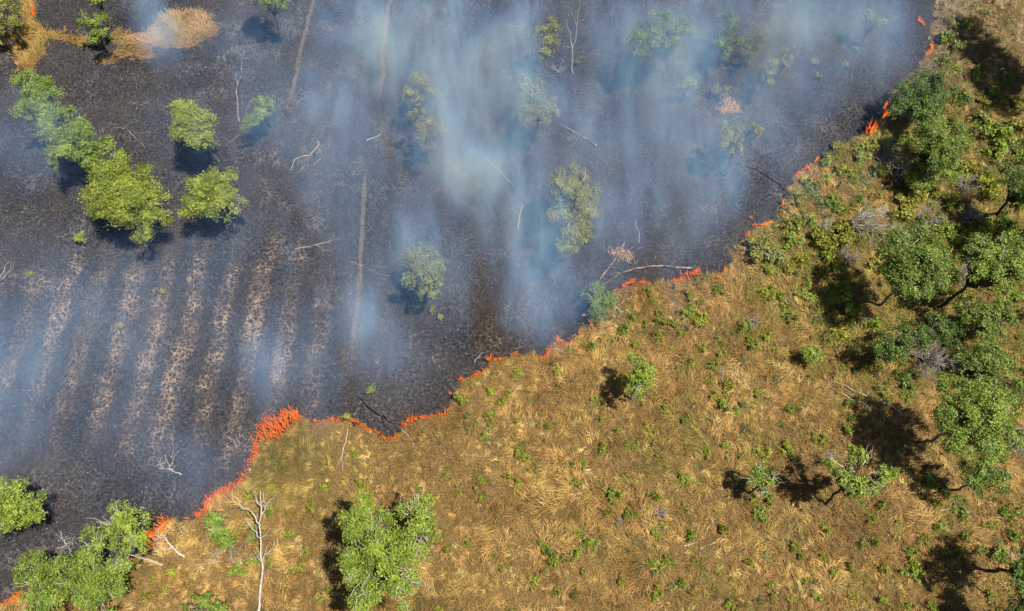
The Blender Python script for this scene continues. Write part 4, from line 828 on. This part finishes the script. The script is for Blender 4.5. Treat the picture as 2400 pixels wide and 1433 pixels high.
SHRUBS = """1147,973,10,g 1147,993,9,m 1135,1022,10,g 1209,985,7,o 1286,1000,9,g 1214,1062,9,l 1226,1072,9,g 1257,1097,10,l 1368,1082,10,g 1048,1109,8,g 1123,1127,10,l 1195,1117,8,g 1214,1134,9,l 1076,1154,9,l 1128,1169,8,l
1413,1050,10,l 1447,1007,9,g 1520,1008,9,g 1522,1023,8,g 1470,1048,8,l 1428,1150,15,g 1443,1176,9,l 1351,1131,10,o 1457,1122,9,g 1594,1119,12,g 1544,1167,9,g 1519,1189,9,g 1472,1208,12,m 1492,1208,11,g 1423,1198,11,o
1537,1246,13,g 1354,1246,12,l 1362,1258,11,o 1380,1273,14,g 1269,1278,12,m 1282,1290,11,d 1351,1293,13,g 1292,1313,16,g 1095,1273,8,g 1179,1335,7,l 1247,1360,11,l 1309,1388,11,o 1530,1321,16,g 1567,1311,15,m 1534,1397,13,g
1462,1362,11,o 1594,1368,11,g 837,1060,8,l 844,1129,8,l 862,1136,9,l 1366,1345,7,g 1024,1427,12,o 1048,1286,8,g 1654,1052,12,g 1697,1042,10,l 1779,1062,16,y 1840,1045,11,l 1908,1027,10,g 1928,1032,10,y 1985,1010,12,l 1992,976,10,d
1623,1251,14,g 1694,1236,11,o 1858,1283,11,g 1873,1306,9,g 1925,1306,8,y 2019,1276,10,g 2052,1268,10,g 2124,1288,11,g 2067,1325,12,o 2128,1318,16,l 2134,1343,15,g 2193,1238,16,g 2257,1253,12,g 1948,1343,9,g 1910,1397,11,l 1848,1405,9,l
1704,1417,10,l 1803,1368,8,g 1808,1395,10,o 2119,1417,12,g 2066,1404,11,l 2367,1258,18,g 2334,1298,18,m 1778,1201,16,m 1767,1172,10,y 1801,1174,11,g 2176,1127,18,g 2061,1181,11,m 1623,1318,9,g 1886,1360,9,y 1935,1238,12,y 2185,1181,14,o
2250,1201,16,m 2354,1201,14,m 2045,1214,10,g 1607,1124,14,g 1734,1124,10,m 1801,636,12,l 1788,694,13,y 1821,693,14,g 1841,741,14,g 1891,694,20,g 1885,662,11,m 1989,735,20,g 1972,684,18,g 1955,690,12,l 2042,758,20,g 1741,771,15,g
1756,800,12,m 1764,818,11,g 1801,792,13,y 1952,788,15,y 1938,800,10,o 1620,738,10,l 1643,711,8,g 1664,858,10,g 1620,852,12,l 1690,825,9,y 1697,905,14,o 1690,945,13,l 1672,930,10,y 1772,922,8,l 1972,862,11,m 2055,865,10,g 2069,929,13,g
2122,925,13,m 1985,945,11,m 1848,568,20,g 1814,598,22,w 1767,590,26,o 1784,562,18,o 1921,578,26,o 1972,557,24,o 1808,681,10,l 1834,722,11,g 1811,822,9,g 1660,895,9,l 1517,682,8,g 1529,702,7,l 1542,736,9,m 1598,736,13,g 1619,732,12,l
1640,751,15,y 1581,762,10,g 1546,756,10,m 1462,772,14,m 1593,786,10,g 1538,792,11,g 1545,806,10,y 1571,819,9,g 1792,694,11,y 1487,808,8,l 1678,680,12,m 1616,694,12,o 1640,815,9,y 1336,822,10,g 1366,802,9,m 1385,812,9,m 1215,872,10,g
1212,885,9,l 1306,875,10,l 1148,922,11,y 1080,936,14,o 1179,939,9,l 1192,925,8,l 675,1254,12,l 591,1234,12,g 590,1261,11,m 556,1248,10,o 633,1198,10,m 585,1161,9,l 643,1139,7,l 730,1189,12,o 760,1139,8,l 633,1316,11,m 600,1318,12,g
717,1285,9,o 703,1332,12,o 560,1332,18,g 390,1377,10,g 362,1362,10,o 348,1392,13,o 405,1345,12,y 770,1382,9,g 754,1405,7,l 2283,181,16,g 2319,217,16,g 2245,232,20,d 2237,165,13,m 2287,276,24,w 2335,311,24,g 2329,352,26,g 2371,350,18,w
2122,328,14,y 2103,332,16,d 2080,359,16,m 2013,376,20,g 1963,399,20,o 1929,376,17,m 1993,420,13,g 1963,345,14,o 2155,428,16,g 2298,412,22,o 1944,473,20,m 1965,490,16,m 1971,542,24,o 1924,560,20,o 2120,488,28,o 2308,452,22,y 2225,482,18,g
2193,534,24,g 2214,549,18,g 2078,599,20,y 2106,510,18,o 2088,567,20,y 2292,553,20,g 1959,678,16,l 1921,641,14,o 1952,624,16,o 1993,720,14,g 2319,816,20,g 2262,838,22,w 2120,888,22,d 2360,328,14,g 2395,340,16,m 2260,395,18,o 2240,420,16,g
1900,455,14,w 1870,470,16,o 1885,430,13,g 1860,520,16,o 1890,505,14,o 1840,535,15,o 1905,440,12,o 2010,345,16,o 2035,350,14,y 2050,400,16,o 2000,560,14,o 2050,620,18,o 2075,640,16,d 1930,600,16,g 1875,610,14,y 1850,630,12,o 1900,520,12,g
2230,560,18,m 2250,585,18,g 2200,585,16,m 2255,545,16,o 2240,640,18,y 2230,690,16,o 2260,690,14,o 2390,480,16,y 2350,520,18,d 2300,520,16,m 2210,140,16,w 2240,110,18,w 2205,95,18,m 2260,60,14,o 2300,240,14,o 2350,190,14,m 2380,250,16,o
2225,60,14,o 2270,320,20,w 2300,300,18,m 2380,300,18,o 2400,380,18,g 2190,460,14,o 2140,470,16,y 2160,520,16,m 1940,420,12,y 2395,740,14,o 2375,700,16,g 2385,690,14,g 2360,1190,12,o 2210,1150,14,g 2235,1170,12,m 1720,960,9,l 1850,960,9,m
1560,960,9,l 1600,985,8,g 1410,985,8,l 1390,935,8,l 1590,870,9,l 1430,800,9,m 1480,745,9,g 1510,760,8,m 2100,1240,12,g 2160,1260,12,m 2290,1290,13,m 2310,1230,12,g 2240,1290,12,o 2000,1390,9,l 1760,1320,9,g 1680,1340,8,l 1990,1330,9,o 2180,1420,13,m""".split()
LANDMARK = {"the lone bushy tree": (1497, 885), "the horseshoe tree": (2020, 1115), "the bent trunk tree": (1788, 1130), "the round light green bush": (1900, 830), "the silver dead shrub": (1545, 1200),
 "the big double crowned tree": (900, 1290), "the white dead tree": (612, 1280), "the dark thicket tree": (2145, 620), "the bleached dead shrub": (2040, 530), "the grey white dead shrub": (2180, 838),
 "the right edge large tree": (2290, 990), "the smoky bush": (1405, 710), "the dark glossy tree": (2150, 240), "the parallel pale sticks": (1650, 1270), "the bottom right shadow": (2250, 1370),
 "the soil scar": (1140, 1392), "the lower left trees": (250, 1330), "the fire notch": (905, 1025), "the curved trunk tree": (2330, 620), "the white poles": (2030, 930)}
ORD = ["nearest", "second nearest", "third nearest", "fourth nearest", "fifth nearest", "sixth nearest", "seventh nearest", "eighth nearest", "ninth nearest", "tenth nearest"] + [f"{w} nearest" for w in "eleventh twelfth thirteenth fourteenth fifteenth sixteenth seventeenth eighteenth nineteenth twentieth".split()]
recs = []
for i, s in enumerate(SHRUBS):
    x, y, rp, k_ = s.split(","); x, y, rp = float(x), float(y), float(rp)
    nm = min(LANDMARK, key=lambda q: math.hypot(LANDMARK[q][0] - x, LANDMARK[q][1] - y)); dx, dy = x - LANDMARK[nm][0], y - LANDMARK[nm][1]
    side = ("right of" if dx > 0 else "left of") if abs(dx) > abs(dy) else ("below" if dy > 0 else "above")
    recs.append([x, y, rp, k_, nm, side, math.hypot(dx, dy), i])
from collections import defaultdict
grp = defaultdict(list)
for q in recs: grp[(q[4], q[5], q[3])].append(q)
for (nm, side, k_), L_ in grp.items():
    L_.sort(key=lambda q: q[6])
    for j, (x, y, rp, _, _, _, _, i) in enumerate(L_):
        rr = random.Random(i); me = SHM[k_][i % 3]; R = rp * mpp(x, y)
        o = obj("shrub", me, LEAF); c = G(x, y); c[1] -= 0.25 * R
        o.location = (c[0], c[1], 0.0); s = R * rr.uniform(1.05, 1.35); o.scale = (s, s * rr.uniform(0.85, 1.1), s * rr.uniform(0.6, 1.0) + 0.16); o.rotation_euler = (0, 0, rr.uniform(0, 6.28))
        sz = "small" if rp < 11 else ("low" if rp < 17 else "bushy")
        order = "" if len(L_) == 1 else f", the {ORD[j]} such"
        tag(o, f"{sz} {WORD[k_]} shrub {side} {nm}{order}", "shrub", "small shrubs scattered in the dry grass")
print("shrubs", len(recs))

# ------------------------------------------------------------------ flames
FI = 0
def ground_fire(label, pts, hpx, spread=0.25, dens=34.0):
    """pts: pixel polyline along the burning edge; hpx: flame height in photo pixels"""
    global FI
    FI += 1; r = np.random.default_rng(9000 + FI)
    P = GP(pts) if len(pts) > 1 else GP([(pts[0][0] - 4, pts[0][1]), (pts[0][0] + 4, pts[0][1])])
    sc_ = mpp(*pts[0]); H = max(0.34, hpx * sc_ * 1.15)
    V, F, A, off = [], [], [], 0
    for a, b in zip(P[:-1], P[1:]):
        flick = r.random(max(2, int(np.linalg.norm(b - a) / 0.35)))     # the front flares unevenly
        for _ in range(max(3, int(np.linalg.norm(b - a) * dens * (1 + spread)))):
            t = r.random(); base = a + (b - a) * t + r.normal(0, spread * 0.6, 2)
            h = H * (r.uniform(0.15, 1.0) ** 1.6) * (0.45 + 1.1 * flick[min(len(flick) - 1, int(t * len(flick)))]) + 0.06; w = r.uniform(0.016, 0.040) * (0.65 + 0.55 * min(H, 1.6)); n = 6; sides = 5
            tt_ = np.linspace(0, 1, n); prof = w * np.sin(np.pi * (0.18 + 0.82 * tt_) ** 0.8) * (1 - 0.35 * tt_) + 0.004
            lean = r.normal(0, 0.2, 2) + np.array([-0.12, 0.22]); ph = r.uniform(0, 6.28)
            cx = base[0] + lean[0] * h * tt_ ** 1.4 + 0.10 * h * np.sin(tt_ * 5 + ph) * tt_; cy = base[1] + lean[1] * h * tt_ ** 1.4 + 0.10 * h * np.cos(tt_ * 4 + ph) * tt_
            th = np.arange(sides) * 2 * math.pi / sides + r.uniform(0, 6)
            ring = np.stack([cx[:, None] + prof[:, None] * np.cos(th + 0.0), cy[:, None] + prof[:, None] * np.sin(th), np.repeat((0.16 + h * tt_)[:, None], sides, 1)], -1).reshape(-1, 3)
            i = np.arange(n - 1)[:, None] * sides; k = np.arange(sides)[None, :]; k2 = (k + 1) % sides
            F.append(np.stack([i + k, i + k2, i + sides + k2, i + sides + k], -1).reshape(-1, 4) + off); V.append(ring); A.append(np.repeat(np.clip(tt_ + r.uniform(-0.2, 0.25), 0, 1), sides)); off += n * sides
    b0 = np.array([*P.mean(0), 0.0])
    o = obj("ground_fire", make_mesh("ground_fire", np.concatenate(V) - b0, [np.concatenate(F)], attr=np.concatenate(A), smooth=True), FLAME, loc=b0)
    return tag(o, label, "fire", "flames along the fire line")
for lb, pts, h, sp in [
 ("low flames creeping in from the left edge at the bottom", [(-30, 1430), (0, 1418), (38, 1402)], 9, 0.12),
 ("upright flame beside the bottom left corner tree", [(42, 1405), (52, 1392)], 28, 0.22),
 ("small flame glimpsed between the two bottom left trees", [(160, 1325), (172, 1322)], 12, 0.15),
 ("small flame under the straight whitish branch", [(303, 1315), (318, 1311)], 10, 0.12),
 ("red flames behind the white curling dead branches", [(352, 1278), (365, 1252), (378, 1240), (396, 1224)], 26, 0.35),
 ("tiny flame right of the white curling branches", [(434, 1217), (446, 1216)], 6, 0.08),
 ("flames rising at the lower bend left of the small dense tree", [(465, 1210), (484, 1200), (488, 1180), (498, 1168)], 17, 0.22),
 ("long diagonal run of flames above the small dense tree", [(500, 1168), (530, 1150), (555, 1136), (568, 1122), (580, 1108)], 14, 0.22),
 ("steep flames climbing below the largest blaze", [(582, 1088), (594, 1078), (600, 1060), (604, 1040)], 17, 0.26),
 ("largest blaze at the left corner of the fire line", [(616, 1018), (640, 1008), (660, 1000), (676, 985)], 34, 0.75),
 ("ragged flames at the top of the largest blaze", [(660, 985), (680, 972), (704, 978)], 30, 0.4),
 ("low flames on the flat edge right of the largest blaze", [(735, 988), (748, 990), (762, 988)], 9, 0.13),
 ("short low flames just left of the leafy sprout", [(770, 986), (785, 987), (800, 985)], 9, 0.13),
 ("flames right of the leafy sprout at the reddish stick", [(820, 982), (834, 990), (852, 998)], 11, 0.14),
 ("small flames on the left slope of the fire notch", [(858, 1008), (872, 1012)], 8, 0.12),
 ("tiny flame low on the left slope of the fire notch", [(880, 1010), (892, 1020)], 8, 0.1),
 ("curved flames at the bottom of the fire notch", [(894, 1026), (912, 1031), (926, 1028), (938, 1021)], 10, 0.14),
 ("taller flames on the right slope of the fire notch", [(945, 1003), (956, 990), (974, 984)], 16, 0.2),
 ("thin line of flames right of the fire notch", [(978, 984), (1005, 979), (1040, 973)], 6, 0.1),
 ("bright flame where the fire line turns upward", [(1044, 972), (1054, 958)], 14, 0.18),
 ("small orange flame above the bright turning flame", [(1056, 925)], 5, 0.06),
 ("little flame at the left of the middle fire line", [(1078, 892), (1088, 890)], 7, 0.1),
 ("slanted flames left of centre on the middle fire line", [(1110, 884), (1124, 878), (1141, 870)], 9, 0.13),
 ("upright pair of flames in the middle of the fire line", [(1144, 850), (1150, 836)], 12, 0.13),
 ("low flames trailing right of the upright pair", [(1156, 845), (1180, 844)], 6, 0.1),
 ("single small flame before the middle smoke puff", [(1200, 832), (1210, 830)], 6, 0.08),
 ("flames in the dip under the middle smoke puff", [(1266, 843), (1278, 840), (1290, 822)], 12, 0.17),
 ("long low flames on the right shoulder of the dip", [(1300, 797), (1320, 804), (1348, 812)], 9, 0.14),
 ("tiny flame under the smoky bush", [(1356, 785), (1362, 776)], 6, 0.08),
 ("small red flame at the left foot of the smoky bush", [(1369, 742)], 4, 0.06),
 ("small flame at the right side of the smoky bush", [(1438, 684), (1448, 681)], 6, 0.08),
 ("arched flames right of the smoky bush", [(1458, 676), (1472, 665), (1488, 662)], 12, 0.15),
 ("low flames following the arched flames", [(1494, 667), (1510, 663)], 7, 0.1),
 ("flames spreading below the burnt tree's butt end", [(1574, 662), (1590, 660), (1602, 655)], 9, 0.12),
 ("taller flames at the butt end of the long burnt tree", [(1606, 648), (1622, 646), (1640, 640)], 16, 0.22),
 ("flame in the corner right of the long burnt tree", [(1678, 654), (1690, 652)], 11, 0.14),
 ("thin flame above the corner by the tall grass", [(1695, 640), (1699, 630)], 8, 0.06),
 ("vertical flames at the step of the right fire line", [(1750, 562), (1753, 548)], 16, 0.15),
 ("flat run of flames on the step of the right fire line", [(1762, 532), (1790, 529), (1814, 524)], 7, 0.13),
 ("small flame above the step of the right fire line", [(1756, 512), (1764, 514)], 5, 0.1),
 ("tiny flame between the dark curved trunk and the step", [(1832, 484), (1836, 470)], 6, 0.08),
 ("flames by the foot of the dark curved trunk", [(1864, 413), (1872, 408)], 7, 0.12),
 ("flames on the slope right of the dark curved trunk", [(1880, 402), (1892, 394)], 7, 0.12),
 ("thin flame farther up the right fire line slope", [(1908, 382), (1916, 374)], 6, 0.08),
 ("tall bright blaze on the right fire line", [(2036, 314), (2050, 312)], 26, 0.35),
 ("flames licking the dark glossy tree", [(2068, 278), (2078, 268)], 11, 0.16),
 ("narrow flame beside the dark glossy tree", [(2070, 258), (2076, 248)], 9, 0.1),
 ("tiny flame at the left of the tall bright blaze", [(2003, 326)], 4, 0.05),
 ("small flame above the dark glossy tree", [(2104, 210), (2124, 196)], 4, 0.06),
 ("flames on the upper right fire line", [(2168, 134), (2182, 120), (2180, 106)], 7, 0.15),
 ("faint flames at the top of the right fire line", [(2150, 50), (2166, 62)], 5, 0.12),
 ("flame at the tip of the orange grass strip", [(81, 22), (82, 38)], 6, 0.1),
 ("small flame at the bend of the orange grass strip", [(106, 78), (118, 80)], 6, 0.1),
]:
    ground_fire(lb, pts, h, sp)

# ------------------------------------------------------------------ smoke
SM = [(-330, -170), (2330, -170), (2330, 90), (2200, 240), (2050, 380), (1850, 560), (1650, 740), (1420, 830), (1150, 920), (860, 1010), (640, 1110), (420, 1230), (150, 1330), (-330, 1400)]
top = [G(x, y, 14.0) for x, y in SM]; nb = len(SM)
Vv = [(q[0], q[1], 0.55) for q in top] + [tuple(q) for q in top]
me = bpy.data.meshes.new("smoke"); me.from_pydata(Vv, [], [list(range(nb))[::-1], list(range(nb, 2 * nb))] + [[i, (i + 1) % nb, nb + (i + 1) % nb, nb + i] for i in range(nb)])
bm = bmesh.new(); bm.from_mesh(me); bmesh.ops.recalc_face_normals(bm, faces=bm.faces); bm.to_mesh(me); bm.free()
o = obj("smoke", me, SMOKE); o["kind"] = "stuff"; o["category"] = "smoke"; o["label"] = "thin blue grey smoke drifting in streaks over the burnt field"
